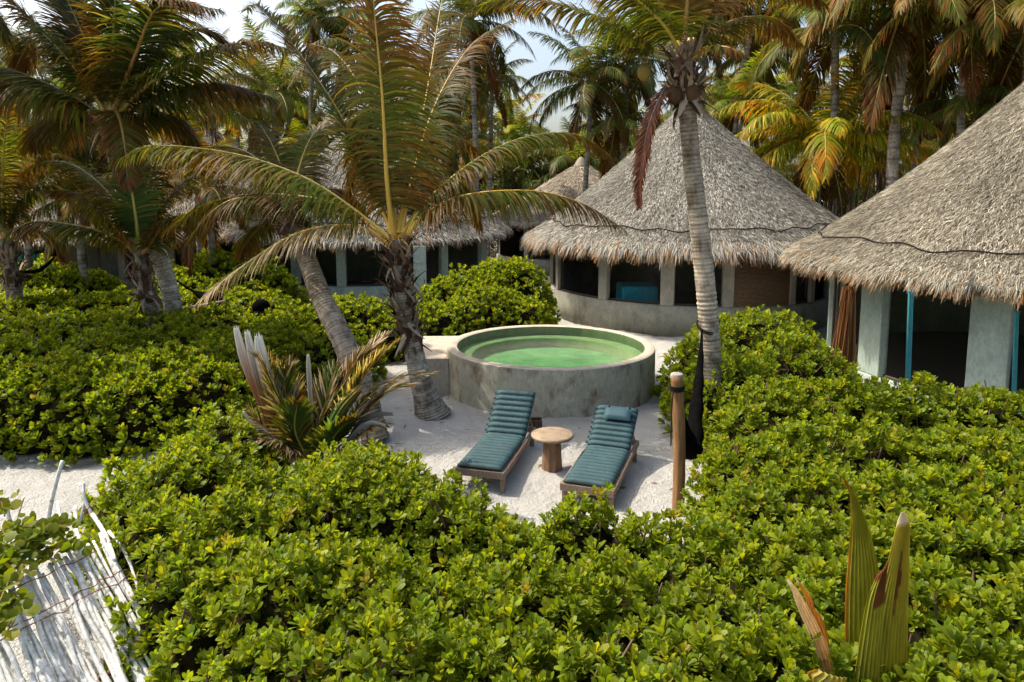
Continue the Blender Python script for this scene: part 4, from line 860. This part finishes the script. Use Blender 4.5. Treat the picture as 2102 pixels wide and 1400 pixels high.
# ragged young palm in front
def ragged():
    b = P(640, 985, z=.0); b[2] = 0; Yb = 8.6; b = V(P(640, 950, Y=Yb)[0], Yb, 0)
    e = empty('young_palm', b, 'ragged young palm with torn bleached leaf tips between the hedge and the patio', 'young palm')
    def f(pts, dy, **k):
        k['Lmax'] *= 1.25; k['wid'] = k.get('wid', .024)*1.35; return frond_world(e, [P(u, v, Y=Yb+dy*i/(len(pts)-1)) for i, (u, v) in enumerate(pts)], **k)
    f([(630, 960), (600, 880), (565, 800), (542, 750), (530, 735)], .0, nl=46, Lmax=.55, droop=.15, brown=.5, seed=1, rach=V(.42, .22, .03), rr=.02, spread=.75, pale=.5, wid=.024, start=.2)
    f([(660, 960), (690, 880), (730, 800), (770, 745), (822, 700)], -.2, nl=54, Lmax=.42, droop=.15, brown=.55, seed=2, rach=V(.45, .25, .04), rr=.022, spread=.6, pale=.65, wid=.022, start=.25)
    f([(668, 960), (705, 880), (760, 810), (820, 775), (885, 766)], -.3, nl=50, Lmax=.34, droop=.45, brown=.6, seed=3, rach=V(.38, .26, .05), rr=.022, spread=.6, pale=.65, wid=.02, start=.3)
    f([(645, 960), (650, 900), (668, 830), (690, 760)], .3, nl=44, Lmax=.5, droop=.15, brown=.25, seed=4, rach=V(.3, .26, .05), rr=.02, spread=.6, pale=.3, wid=.022, green=V(.05, .09, .02), start=.25)
    f([(640, 960), (620, 920), (605, 880), (610, 830)], -.4, nl=36, Lmax=.42, droop=.2, brown=.15, seed=5, green=V(.07, .11, .02), rach=V(.3, .28, .05), rr=.018, spread=.7, wid=.022, start=.2)
    f([(655, 965), (670, 930), (690, 890), (720, 860)], -.5, nl=40, Lmax=.42, droop=.2, brown=.1, seed=6, green=V(.07, .115, .02), rach=V(.3, .28, .05), rr=.018, spread=.7, wid=.024, start=.15)
    f([(620, 965), (590, 920), (545, 880), (510, 845)], -.2, nl=40, Lmax=.45, droop=.35, brown=.9, seed=7, rach=V(.3, .14, .04), rr=.018, pale=.5, wid=.02, start=.15)
    f([(668, 965), (715, 915), (760, 880), (790, 872)], -.2, nl=40, Lmax=.45, droop=.5, brown=.9, seed=8, rach=V(.2, .1, .04), rr=.018, pale=.6, wid=.022, start=.15)
    f([(640, 965), (650, 880), (700, 800), (730, 745), (752, 720)], .4, nl=50, Lmax=.45, droop=.15, brown=.7, seed=9, rach=V(.3, .16, .04), rr=.018, spread=.6, pale=.2, wid=.02, start=.3)
    f([(660, 965), (700, 900), (745, 850), (800, 800), (845, 790)], .2, nl=46, Lmax=.42, droop=.4, brown=.85, seed=10, rach=V(.45, .22, .05), rr=.018, spread=.6, pale=.5, wid=.02, start=.2)
    f([(635, 960), (610, 890), (590, 830), (585, 780), (600, 745)], .2, nl=50, Lmax=.42, droop=.2, brown=.4, seed=11, rach=V(.42, .24, .04), rr=.018, spread=.7, pale=.3, wid=.02, start=.2)
    f([(640, 965), (600, 925), (560, 900), (520, 905)], -.3, nl=40, Lmax=.40, droop=.6, brown=.9, seed=12, rach=V(.3, .16, .05), rr=.016, pale=.6, wid=.02, start=.15)
    f([(655, 965), (680, 860), (715, 780), (760, 720), (790, 690)], .6, nl=50, Lmax=.42, droop=.3, brown=.6, seed=13, rach=V(.4, .22, .04), rr=.016, spread=.6, pale=.3, wid=.02, start=.25)
    # broad unsplit torn blades
    def blade(pts, wd, cols, dy=0, name='leaf_blade', fold=.25):
        cur, L = catmull([P(u, v, Y=Yb+dy) for u, v in pts], 22); T = nrm(np.gradient(cur, axis=0)); S = nrm(np.cross(T, V(0, 1, .2)))
        mb = MB(); nx = 9; vs = []; cc = []; t = np.linspace(0, 1, 22); W = np.interp(t, [0, .2, .55, .85, 1], [.25, .7, 1, .8, .5])*wd/2
        for j in range(22):
            for i in range(nx):
                x = i/(nx-1)*2-1; pl = .012*(1 if i % 2 else -1); tear = (.06*math.sin(i*3.7)*wd*4 if j == 21 else 0)
                vs.append(cur[j]+S[j]*x*W[j]+V(0, 1, 0)*(pl+fold*wd*x*x)+T[j]*tear); cc.append(cols[0]*(1-t[j])+cols[1]*t[j] if t[j] < .6 else cols[1]*(1-(t[j]-.6)/.4)+cols[2]*(t[j]-.6)/.4)
        f = [(j*nx+i, j*nx+i+1, (j+1)*nx+i+1, (j+1)*nx+i) for j in range(21) for i in range(nx-1)]
        mb.add(vs, f, np.array(cc)); return mb.build(name, M['thatch'], e)
    br = V(.26, .12, .05); gy = V(.50, .48, .43); wh = V(.74, .74, .70)
    blade([(600, 950), (560, 880), (525, 800), (500, 740), (482, 672)], .15, (br, br*1.3, wh), .1)
    blade([(590, 940), (555, 860), (530, 780), (514, 720), (505, 680)], .15, (br, V(.25, .15, .08), wh), .0)
    blade([(595, 930), (565, 840), (540, 760), (527, 688)], .20, (br, V(.28, .2, .12), wh), -.05)
    blade([(640, 860), (636, 800), (634, 765), (632, 728)], .07, (gy, gy, wh), -.2)
    blade([(660, 965), (672, 900), (700, 840), (735, 800)], .20, (V(.035, .08, .015), V(.05, .10, .02), V(.20, .14, .03)), -.35, fold=.5)
    blade([(690, 950), (740, 870), (775, 852), (806, 850)], .09, (br*.6, V(.2, .17, .13), gy*.8), -.1)
    blade([(690, 955), (730, 890), (760, 868), (790, 874)], .08, (gy*.6, gy*.9, gy*1.2), -.3)
    blade([(600, 950), (560, 900), (520, 870), (498, 845)], .06, (br, gy, wh), -.3)
    blade([(680, 1000), (676, 970), (670, 940), (668, 925)], .07, (gy*.7, gy, wh), -.9)
    blade([(706, 1010), (702, 970), (698, 945), (705, 930)], .10, (gy, wh*.9, wh), -.9)
    mb = MB(); mb.tube([b+V(0, 0, -.05), b+V(.0, 0, .25), b+V(0, 0, .5)], [.16, .14, .08], 10, c3=(.12, .08, .05)); mb.build('trunk', M['bark'], e)
    # tiny yellow green sprout by the hedge
    p = P(790, 985, Y=7.0); e2 = empty('sprout', (p[0], p[1], 0), 'small yellow and green palm sprout poking out of the hedge near the patio', 'palm sprout')
    mb = MB()
    for (u, v, c) in ((788, 915, V(.38, .20, .03)), (800, 925, V(.06, .12, .03)), (808, 935, V(.05, .10, .04)), (779, 930, V(.35, .24, .04))):
        a, t_ = V(p[0], p[1], .3), P(u, v, Y=7.0); m_ = (a+t_)/2+V(0, 0, .03); S = V(.05, .0, .01)
        mb.add([a-S*.4, a+S*.4, m_-S, m_+S, t_-S*.1, t_+S*.1], [(0, 1, 3, 2), (2, 3, 5, 4)], c)
    mb.build('sprout_leaf', M['thatch'], e2)
ragged()

# upright young palm, bottom right, near the camera
def spear_palm():
    Yb = 3.75; b = V(P(1790, 1400, Y=Yb)[0], Yb, 0)
    e = empty('young_palm', b, 'young palm with tall upright pleated leaves in the bottom right corner', 'young palm')
    k_ = NT('pleated_leaf'); c = k_.attr(); f = k_.noise(25, 5, .7, None, (1, 1, .2)); c2 = k_.mix(c, k_.ramp(f, [(.3, (.7, .65, .55)), (.65, (1.15, 1.1, 1.0))]), 1.0, 'MULTIPLY'); k_.base(c2, .42, .45)
    tb = k_.n('ShaderNodeBsdfTranslucent'); k_.l(k_.mix(c2, (1.7, 1.5, .6), 1., 'MULTIPLY'), tb.inputs[0]); mx = k_.n('ShaderNodeMixShader'); mx.inputs[0].default_value = .35; k_.l(k_.p.outputs[0], mx.inputs[1]); k_.l(tb.outputs[0], mx.inputs[2]); k_.l(mx.outputs[0], k_.out.inputs[0])
    def leafb(lft, rgt, dy, g0, g1, tipc, npl=11, cup=.10, edge=None, name='leaf', burn=None):
        n = 40; L_ = catmull([P(u, v, Y=Yb+dy) for u, v in lft], n)[0]; R_ = catmull([P(u, v, Y=Yb+dy) for u, v in rgt], n)[0]
        vs, cc = [], []; nx = npl*2+1
        for j in range(n):
            t = j/(n-1); wj = np.linalg.norm(R_[j]-L_[j])
            for i in range(nx):
                x = i/(nx-1); p = L_[j]*(1-x)+R_[j]*x; pl = (.007 if i % 2 else -.007)*min(1, wj/.08)
                p = p+V(0, 1, 0)*(pl-cup*wj*4*x*(1-x)*1.2)
                col = g0*(1-t)+g1*t; 
                if i % 2 == 0: col = col*1.45+V(.03, .02, 0)
                if t > .93: col = tipc
                if edge is not None and (x < .09): col = edge*min(1, .35+t)
                if burn is not None and burn(x, t): col = V(.13, .055, .018)
                vs.append(p); cc.append(col)
        f = [(j*nx+i, j*nx+i+1, (j+1)*nx+i+1, (j+1)*nx+i) for j in range(n-1) for i in range(nx-1)]
        mb = MB(); mb.add(vs, f, np.array(cc)); return mb.build(name, k_.m, e)
    g = V(.15, .17, .020); y = V(.24, .22, .028)
    leafb([(1738, 1440), (1733, 1320), (1735, 1200), (1745, 1090), (1744, 1020), (1727, 975)], [(1800, 1440), (1806, 1320), (1806, 1200), (1790, 1110), (1762, 1030), (1728, 974)], .05, g*.8, g*1.1, V(.3, .12, .03), 9, edge=V(.36, .18, .03))
    leafb([(1768, 1440), (1776, 1330), (1795, 1240), (1822, 1150), (1838, 1085), (1849, 1052)], [(1860, 1440), (1862, 1300), (1864, 1200), (1866, 1130), (1866, 1070), (1856, 1050)], -.12, g, y, V(.6, .58, .54), 11, burn=lambda x, t: (abs(x-.55-.1*(t-.6)) < .10*(1-abs(t-.66)*5.) and abs(t-.66) < .2))
    leafb([(1745, 1440), (1757, 1350), (1768, 1280), (1780, 1225), (1800, 1180)], [(1800, 1440), (1806, 1350), (1812, 1280), (1815, 1225), (1822, 1150)], -.2, g*.9, g*1.2, V(.16, .05, .02), 6, burn=lambda x, t: t > .70 and x > .35)
    leafb([(1660, 1390), (1656, 1378), (1668, 1374), (1675, 1372)], [(1700, 1440), (1730, 1410), (1735, 1395), (1738, 1390)], -.3, y, y, y*1.2, 6, edge=V(.36, .2, .03))
    leafb([(1695, 1400), (1668, 1320), (1640, 1255), (1622, 1205), (1613, 1190)], [(1712, 1385), (1700, 1330), (1672, 1270), (1640, 1215), (1618, 1187)], -.1, V(.34, .20, .10), V(.58, .48, .40), V(.75, .72, .68), 4, name='dry_leaf', edge=V(.55, .50, .46))
    leafb([(1700, 1395), (1690, 1340), (1665, 1275), (1655, 1240), (1652, 1225), (1630, 1184)], [(1712, 1390), (1700, 1310), (1684, 1262), (1672, 1250), (1665, 1225), (1631, 1182)], -.02, V(.26, .12, .03), V(.40, .17, .05), V(.62, .6, .56), 3, name='dry_leaf')
    leafb([(1690, 1460), (1740, 1420), (1800, 1400)], [(1700, 1500), (1770, 1470), (1830, 1440)], -.1, g, g, g, 5)
    mb = MB(); mb.tube([b+V(0, 0, -.05), b+V(0, 0, .6), b+V(0, 0, 1.15)], [.1, .09, .06], 10, c3=(.14, .12, .05)); mb.build('trunk', M['bark'], e)
spear_palm()

# ------------------------------------------------------------------ white stick fence, vine, log
def stick_fence():
    rg = np.random.default_rng(21); e = empty('stick_fence', (-3.2, 4.6, 0), 'leaning fence of crooked white painted sticks tied with rusty wire', 'fence')
    tops0, tops1 = P(218, 1098, z=.85), P(-60, 1235, z=.85); bots0, bots1 = P(395, 1425, z=.05), P(90, 1575, z=.05)
    # sticks run from the tops (far side) down to the ground nearer the camera
    N = 44
    for i in range(N):
        t = i/(N-1); top = tops0*(1-t)+tops1*t+V(rg.normal(0, .02), rg.normal(0, .02), rg.uniform(-.08, .06)); bot = bots0*(1-t)+bots1*t+V(rg.normal(0, .02), rg.normal(0, .02), 0)
        pts = [bot]; 
        for s in (.2, .4, .6, .8): pts.append(bot*(1-s)+top*s+rg.normal(0, .013, 3))
        pts.append(top); cur, L = catmull(pts, 20); mb = MB(); r = rg.uniform(.013, .022); mb.tube(cur, np.linspace(r*1.1, r*.8, 20)*(1+rg.normal(0, .05, 20)+.3*(rg.random(20) < .1)), 8); mb.build('stick', M['white_paint'], e)
    for (a, b_, r) in (((130, 1045, 1.2), (95, 1065, 1.1), 0),): pass
    def pole(p, q, r, name='stick', bend=.02):
        m = (p+q)/2+rg.normal(0, bend, 3); cur, L = catmull([p, m, q], 14); mb = MB(); mb.tube(cur, np.linspace(r, r*.85, 14), 8); mb.build(name, M['white_paint'], e)
    pole(P(98, 1070, z=.8), P(128, 946, z=1.35), .021, 'tall_pole'); pole(P(30, 1090, z=.8), P(14, 1020, z=1.1), .020, 'tall_pole')
    pole(P(165, 1070, z=.8), P(163, 992, z=1.1), .017, 'tall_pole'); pole(P(190, 1060, z=.85), P(172, 992, z=1.12), .017, 'tall_pole')
    pole(P(190, 1056, z=.87), P(236, 1150, z=.8), .02, 'tall_pole')
    pole(P(155, 1040, z=.9), P(172, 1130, z=.8), .018, 'tall_pole'); pole(P(118, 1030, z=.85), P(140, 1100, z=.8), .015, 'tall_pole')
    # rails behind, brown
    mb = MB()
    for s in (.3,):
        a = bots0*(1-s)+tops0*s; b_ = bots1*(1-s)+tops1*s; cur, L = catmull([a+V(.05, .1, -.04), (a+b_)/2+V(0, .03, -.05), b_+V(0, 0, -.04)], 20); mb.tube(cur, .024, 7, c3=(.16, .09, .05))
    mb.build('rail', M['rough'], e)
    for (s, off) in ((.70, 0), (.745, .02), (.93, .03)):
        mb = MB(); pts = []
        for i in range(16):
            t = i/15*1.0; p = (bots0*(1-s)+tops0*s)*(1-t)+(bots1*(1-s)+tops1*s)*t+V(.03, -.02, .035)+rg.normal(0, .008, 3); pts.append(p)
        mb.tube(catmull(pts, 50)[0], .0045, 5); mb.build('wire', M['wire'], e)
    mb = MB()
    c = P(182, 1046, z=.9)
    for i in range(16): a_ = rg.uniform(0, 2*PI, 3); mb.tube([c+rg.normal(0, .022, 3), c+rg.normal(0, .03, 3), c+rg.normal(0, .022, 3)], .005, 4)
    mb.build('wire_knot', M['wire'], e)
    # driftwood log
    a, b_ = P(268, 1310, z=.08), P(352, 1268, z=.08); mb = MB(); a2 = a+(a-b_)*.6; b2 = b_+(b_-a)*1.2
    cur, L = catmull([a2, a, b_, b2], 20); c0 = cur[10]; mb.tube(cur, .055*(1+rg.normal(0, .03, 20)), 10, c3=(.42, .38, .32)); tag(mb.build('log', M['rough'], origin=c0), 'bleached grey log lying on the sand behind the white stick fence', 'log')
    # vine with round leaves
    p0 = P(40, 1130, z=1.4); e = empty('vine', (p0[0], p0[1], 0), 'creeper with rounded yellow green leaves growing over the white stick fence', 'vine')
    pos, ax = [], []; stems = MB()
    def strand(pts, n, z0=1.35):
        cur, L = catmull([P(u, v, z=z-.36) for (u, v, z) in pts], 30); stems.tube(cur, .006, 5, c3=(.16, .12, .04))
        for i in range(n):
            q = cur[rg.integers(0, 30)]+rg.normal(0, .05, 3)*V(1, 1, .6); pos.append(q); ax.append(nrm(V(rg.normal(0, .5), rg.normal(-.25, .5), 1)))
    strand([(-20, 1240, 1.2), (30, 1160, 1.35), (80, 1100, 1.4), (150, 1065, 1.35)], 34); strand([(-20, 1140, 1.3), (40, 1100, 1.4), (110, 1090, 1.4), (150, 1130, 1.25)], 34)
    strand([(-20, 1200, 1.3), (30, 1130, 1.4), (90, 1120, 1.35), (110, 1160, 1.25)], 30); strand([(-20, 1280, 1.3), (20, 1190, 1.35), (50, 1140, 1.35)], 26); strand([(-30, 1000, 1.5), (0, 1025, 1.5), (10, 1060, 1.4)], 9); strand([(10, 1310, 1.3), (25, 1250, 1.3), (10, 1180, 1.35)], 18); strand([(-30, 1110, 1.4), (20, 1090, 1.45), (60, 1080, 1.45)], 18)
    strand([(20, 1120, 1.3), (45, 1035, 1.4), (50, 1022, 1.42)], 3)
    RL = np.array([(-.06, 0, 0), (.06, 0, 0), (-.42, .04, .3), (.42, .04, .3), (-.5, .03, .65), (.5, .03, .65), (-.22, -.05, 1), (.22, -.05, 1)], float)
    pos = np.array(pos); ax = np.array(ax); base = np.array(e.location)
    v, q, c = place_leaves(pos-base, ax, 3, .095, RL, LF3, rg, np.full(len(pos), .72), .6, 1.4, probs=(.3, .3, .2, .17, .03)); link('foliage', mesh_np('foliage', v, q, M['leaf'], c, smooth=True), e); stems.build('stem', M['rough'], e)
stick_fence()

# ------------------------------------------------------------------ left clutter: hammocks, pole, deck
def left_things():
    def ham(pts, rad, label, Y):
        cur, L = catmull([P(u, v, Y=Y) for u, v in pts], 30); s = np.linspace(0, 1, 30); c0 = cur[15]; mb = MB(); mb.tube(cur, np.interp(s, np.linspace(0, 1, len(rad)), rad), 10, flat=.6)
        tag(mb.build('hammock', M['black_cloth'], origin=c0), label, 'hammock')
    ham([(28, 553), (50, 558), (80, 555), (100, 540), (116, 522)], [.02, .07, .09, .06, .02], 'dark hammock slung between the left edge palm and the hut', 18.2)
    ham([(352, 566), (375, 585), (405, 602), (430, 612), (448, 616)], [.02, .035, .05, .2, .30], 'black hammock bundle hanging from the twin palm trunk above the bushes', 16.2)
    a, b_ = P(382, 632, Y=15.9), P(462, 618, Y=15.9); mb = MB(); mb.tube([a, (a+b_)/2, b_], [.03, .03, .028], 8, c3=(.5, .38, .26)); tag(mb.build('pole', M['rough'], origin=(a+b_)/2), 'thin pale pole lying on the bushes under the black hammock bundle', 'pole')
    # round black chair back by the white posts
    p = P(536, 630, Y=17.0); mb = MB(); mb.ring([(.22*math.cos(t)+.0, .2*math.sin(t)) for t in np.linspace(-.4, 1.5, 8)], p, 20); tag(mb.build('basket_chair', M['black_cloth'], origin=p), 'dark rounded chair back in front of the white posts', 'chair')
    p = P(120, 570, z=1.1); mb = MB(); mb.box(p, (1.6, .8, .05), .1, c3=(.5, .52, .52), bev=.01); 
    for x in (-.7, .7): mb.box(p+V(x, 0, -.55), (.08, .7, 1.1), .1, c3=(.4, .42, .42))
    tag(mb.build('bench', M['rough'], origin=(p[0], p[1], 0)), 'pale flat bench among the bushes in front of the far left hut', 'bench')
    p = P(55, 520, Y=24.0); mb = MB(); mb.box(V(p[0], p[1], p[2]/2), (.9, .5, p[2]), 0, c3=(.02, .30, .22), bev=.03); tag(mb.build('cabinet', M['rough'], origin=(p[0], p[1], 0)), 'turquoise green box behind the far left hammock', 'cabinet')
left_things()

# ------------------------------------------------------------------ background grove
def arc(el, length, sag, n=6):
    """frond axis in local +X: starts at elevation el, bends down by sag"""
    p = V(0, 0, 0); pts = [p]; a = el
    for i in range(n): p = p+V(math.cos(a), 0, math.sin(a))*length/n; pts.append(p); a -= sag/n*(1+.5*i/n)
    return pts
VAR = []
for kx, (el, sg) in enumerate([(1.35, .6), (1.1, .9), (.9, 1.2), (.6, 1.3), (.3, 1.2), (.0, 1.1), (-.5, .8), (-1.0, .4)]):
    for vv in range(2):
        VAR.append((el, frond_mesh('frond', arc(el, 3.2, sg*(1+.2*vv)), nl=100, Lmax=.95, droop=1.0 if el > 1 else 1.25, wid=.042, brown=[.1, .3][vv]+(.4 if el < 0 else 0), seed=300+kx*2+vv, green=V(.06, .09, .022), rr=.03, seg=3, rach=V(.30, .22, .05))))
def bg_palm(u, v, Y, size, tint, n=20, tr=.13, lean=0, label='', group='palms in the grove behind the huts', seed=0, base_u=None, up=1.0, dead=0.12):
    rg = np.random.default_rng(seed+1000); c = P(u, v, Y=Y); bu = base_u if base_u is not None else u+rg.uniform(-25, 25)
    bx = P(bu, 600, Y=Y)[0]; e = empty('coconut_palm', (bx, Y, 0), label, 'palm tree', group)
    mid = V((bx+c[0])/2+rg.normal(0, .15), Y, c[2]*.5); o, cur, L = trunk_into(e, [V(bx, Y, -.1), mid, c], tr, 1.3, ringgap=.16, tone=(.30, .275, .23), seg=10)
    for i in range(n):
        az = i*2.39996+rg.uniform(-.3, .3); q = (i+.5)/n
        el = 1.35-1.9*q**1.1*up+rg.normal(0, .1)
        if q > 1-dead: el = -.9
        cand = sorted(VAR, key=lambda a: abs(a[0]-el))[:2]; me = cand[rg.integers(0, 2)][1]
        f = link('frond', me, e, tuple(c-np.array(e.location)+V(.04*math.cos(az), .04*math.sin(az), rg.uniform(-.12, .05)))); f.rotation_euler = (rg.normal(0, .12), 0, az); s = size*rg.uniform(.85, 1.15)/3.2; f.scale = (s, s, s)
        tt = V(*tint)*rg.uniform(.95, 1.7)
        if q > 1-dead: tt = V(1.0, .65, .4)
        f.color = (*tt, 1)
    return e
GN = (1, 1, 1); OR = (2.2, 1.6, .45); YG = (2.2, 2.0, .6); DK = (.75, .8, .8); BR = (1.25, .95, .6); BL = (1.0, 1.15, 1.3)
bgs = [
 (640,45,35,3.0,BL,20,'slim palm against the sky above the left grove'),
 (965,40,31.5,4.0,DK,20,'tall dark palm behind the front palm fronds with pale trunk'),
 (1010,165,34,2.6,GN,18,'upright palm left of the bright sky gap'),
 (1060,275,45,2.8,YG,16,'yellow green palm low under the sky gap'),
 (1215,170,30,3.4,GN,22,'wide palm right of the bright sky gap behind the centre hut'),
 (1290,120,30.5,3.6,DK,20,'dark palm behind the coconuts of the tall palm'),
 (1265,250,30,2.6,GN,16,'low palm showing over the left slope of the centre hut roof'),
 (1515,215,28,2.6,(1.5,1.6,.8),20,'palm with upright green fronds right of the tall trunk'),
 (1690,285,24.5,4.1,(2.5, 2.0, .6),26,'golden orange palm between the two hut roofs'),
 (1715,60,24,3.5,(.9,1.0,.9),20,'tall palm with pale trunk rising between the two huts'),
 (1872,-35,22,4.4,BR,22,'tall palm with thick pale trunk cut off by the top edge'),
 (1895,60,27,3.4,DK,20,'tall dark palm behind the thick pale trunk'),
 (2010,215,22,3.0,(.9,.95,.8),20,'dark palm above the right hut roof'),
 (2110,60,20,3.6,BR,20,'brown leaved palm in the top right corner'),
 (1560,-20,30,5.2,BR,20,'palm with hanging brown fronds at the top right of the tall palm'),
 (1985,-10,21,3.8,BR,22,'palm with dense brown fronds at the top edge above the right hut'),
 (1810,330,30,2.2,OR,16,'low golden palm left of the right hut roof'),
 (1750,360,34,2.0,YG,14,'low yellow green palm between the pale trunks'),
 (1590,350,34,2.4,YG,14,'low yellow palm behind the right slope of the centre hut roof'),
 (1560,120,34,3.0,GN,18,'distant palm seen through the brown fronds'),
 (1800,150,36,3.2,(1.6,1.3,.7),18,'ochre palm between the two pale trunks'),
 (1450,60,33,3.0,GN,18,'green palm behind the crown of the tall palm'),
 (760,130,34,4.0,DK,20,'dark palm behind the upright frond of the front palm'),
 (860,220,33.5,3.0,GN,18,'palm behind the left hut roof'),
 (930,290,36,2.4,DK,16,'low palm over the right slope of the left hut roof'),
 (560,190,37,3.8,GN,18,'brown green palm behind the left palm crown'),
 (490,240,37,2.8,GN,18,'palm above the low dark hut roof'),
 (620,300,35,2.2,YG,16,'yellow palm beside the peak of the left hut roof'),
 (400,215,24,3.0,(1.1,.9,.7),18,'palm behind the right fronds of the large left palm'),
 (110,265,23,3.2,DK,20,'dark palm under the left fronds of the large palm'),
 (20,120,35,3.2,DK,20,'palm in the top left corner'),
 (330,60,37,3.0,DK,18,'far palm above the large left palm'),
 (30,330,22,2.6,GN,18,'palm at the left edge above the short palm'),
 (180,400,22,2.6,(1.3,1.1,.7),18,'palm with arching fronds behind the small yellow stalked palm'),
 (420,390,21,2.4,(1.2,.8,.6),16,'brownish palm beside the low dark hut'),
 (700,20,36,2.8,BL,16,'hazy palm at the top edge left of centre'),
 (1940,330,34,2.4,(1.8,1.6,.7),16,'palm peeping over the right hut roof'),
 (2080,130,30,2.8,DK,18,'dark palm near the right edge behind the roof'),
]
bmap = {1560: 1440, 1715: 1697, 1872: 1832, 965: 976, 1010: 1000, 640: 642, 1895: 1872}
for i, (u, v, Y, sz, tint, n, lab) in enumerate(bgs):
    bg_palm(u, v, Y, sz, tint, n, tr={1715: .15, 1872: .18, 965: .14}.get(u, .12), label=lab, seed=i, base_u=bmap.get(u))

def shade_palm(base, crown, size, n, label, seed, bend):  # out-of-view palm added for the shade it casts on the bushes
    rg = np.random.default_rng(seed); c = V(*crown); e = empty('coconut_palm', (base[0], base[1], 0), label, 'palm tree')
    trunk_into(e, [V(base[0], base[1], -.1), V(*bend), c], .17, 1.3, ringgap=.12, tone=(.33, .30, .24), seg=12)
    for i in range(n):
        az = i*2.39996+rg.uniform(-.3, .3); el = 1.3-1.5*((i+.5)/n); cand = sorted(VAR, key=lambda a: abs(a[0]-el))[:2]; me = cand[rg.integers(0, 2)][1]
        f = link('frond', me, e, tuple(c-np.array(e.location))); f.rotation_euler = (0, 0, az); q = size*rg.uniform(.9, 1.1)/3.2; f.scale = (q, q, q)
shade_palm((-14.8, 13.0), (-13.2, 14.6, 8.2), 4.0, 20, 'unseen palm added beyond the left edge to shade the broad bush mass', 4, (-14.6, 13.4, 4.5))
rgf = np.random.default_rng(5)
for i in range(34):
    u = -60+i*66+rgf.uniform(-25, 25); vv_ = 0; bg_palm(u, rgf.uniform(150, 330) if not (1010 < u < 1200 or 400 < u < 520) else rgf.uniform(330, 370), rgf.uniform(43, 52), rgf.uniform(3.8, 5.0), [GN, DK, GN, (1.4, 1.3, .7), YG, (.9, 1.0, .9)][rgf.integers(0, 6)], 16, label='one of the distant palms in the crowded grove beyond the hut roofs', seed=200+i, group='distant grove palms', dead=.05)

def thicket():
    rg = np.random.default_rng(77); n = 15000
    # mass of understory leaves far behind the huts
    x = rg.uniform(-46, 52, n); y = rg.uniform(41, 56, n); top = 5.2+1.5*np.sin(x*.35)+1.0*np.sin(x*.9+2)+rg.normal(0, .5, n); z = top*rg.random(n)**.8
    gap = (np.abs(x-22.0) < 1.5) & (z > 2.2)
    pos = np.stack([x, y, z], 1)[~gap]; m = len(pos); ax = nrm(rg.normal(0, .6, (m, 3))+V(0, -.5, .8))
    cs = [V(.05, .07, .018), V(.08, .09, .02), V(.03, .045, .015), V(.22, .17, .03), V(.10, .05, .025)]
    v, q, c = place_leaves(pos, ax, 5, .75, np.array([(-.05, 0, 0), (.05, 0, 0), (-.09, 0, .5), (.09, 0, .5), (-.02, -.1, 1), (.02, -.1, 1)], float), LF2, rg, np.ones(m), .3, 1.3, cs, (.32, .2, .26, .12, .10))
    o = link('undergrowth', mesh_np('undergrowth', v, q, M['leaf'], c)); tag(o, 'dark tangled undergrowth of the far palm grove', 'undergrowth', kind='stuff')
    # denser low layer near the stick fence and between the right huts
    n = 5200; x = rg.uniform(8, 24, n); y = rg.uniform(29, 36, n); z = 3.4*rg.random(n)**.9
    pos = np.stack([x, y, z], 1); ax = nrm(rg.normal(0, .6, (n, 3))+V(0, -.4, .8)); cs = [V(.07, .09, .018), V(.14, .14, .02), V(.03, .045, .015), V(.34, .20, .02), V(.12, .05, .02)]
    v, q, c = place_leaves(pos, ax, 5, .5, np.array([(-.06, 0, 0), (.06, 0, 0), (-.11, 0, .5), (.11, 0, .5), (-.02, -.1, 1), (.02, -.1, 1)], float), LF2, rg, np.ones(n), .3, 1.3, cs, (.3, .22, .2, .18, .10))
    o = link('undergrowth', mesh_np('undergrowth', v, q, M['leaf'], c)); tag(o, 'golden and green undergrowth between the centre hut and the right hut', 'undergrowth', kind='stuff')
    # slim bare poles / young trunks
    for i in range(16):
        u = rg.uniform(1575, 1800); Y = rg.uniform(24, 30); b = P(u, 450, Y=Y); h = rg.uniform(3.5, 5.6); mb = MB(); cur, L = catmull([V(b[0], Y, 0), V(b[0]+rg.normal(0, .08), Y, h/2), V(b[0]+rg.normal(0, .25), Y, h)], 12)
        mb.tube(cur, np.linspace(.05, .025, 12), 6, c3=(.10, .075, .055)); tag(mb.build('sapling', M['rough'], origin=(b[0], Y, 0)), 'thin bare sapling stem in the gap between the two right hand roofs', 'sapling', 'thin bare saplings between the hut roofs')
    # dark stick fence
    e = empty('picket_fence', (P(1740, 460, Y=22.5)[0], 22.5, 0), 'dark uneven stick fence between the centre hut roof and the right hut roof', 'fence')
    x0, x1 = P(1655, 460, Y=22.5)[0], P(1850, 460, Y=22.5)[0]
    for i in range(58):
        x = x0+(x1-x0)*i/57; h = P(1700, 420, Y=22.5)[2]+rg.uniform(-.3, .22); mb = MB(); mb.tube([V(x, 22.5, 0), V(x+rg.normal(0, .02), 22.5+rg.normal(0, .02), h*.5), V(x+rg.normal(0, .06), 22.5, h)], [.028, .024, .016], 5, c3=V(.13, .10, .075)*rg.uniform(.6, 1.4)); mb.build('picket', M['rough'], e)
    mb = MB(); mb.tube([V(x0, 22.54, 1.2), V(x1, 22.54, 1.25)], .03, 5, c3=(.1, .07, .05)); mb.build('rail', M['rough'], e)
thicket()
print('polys', sum(len(m.polygons) for m in bpy.data.meshes))
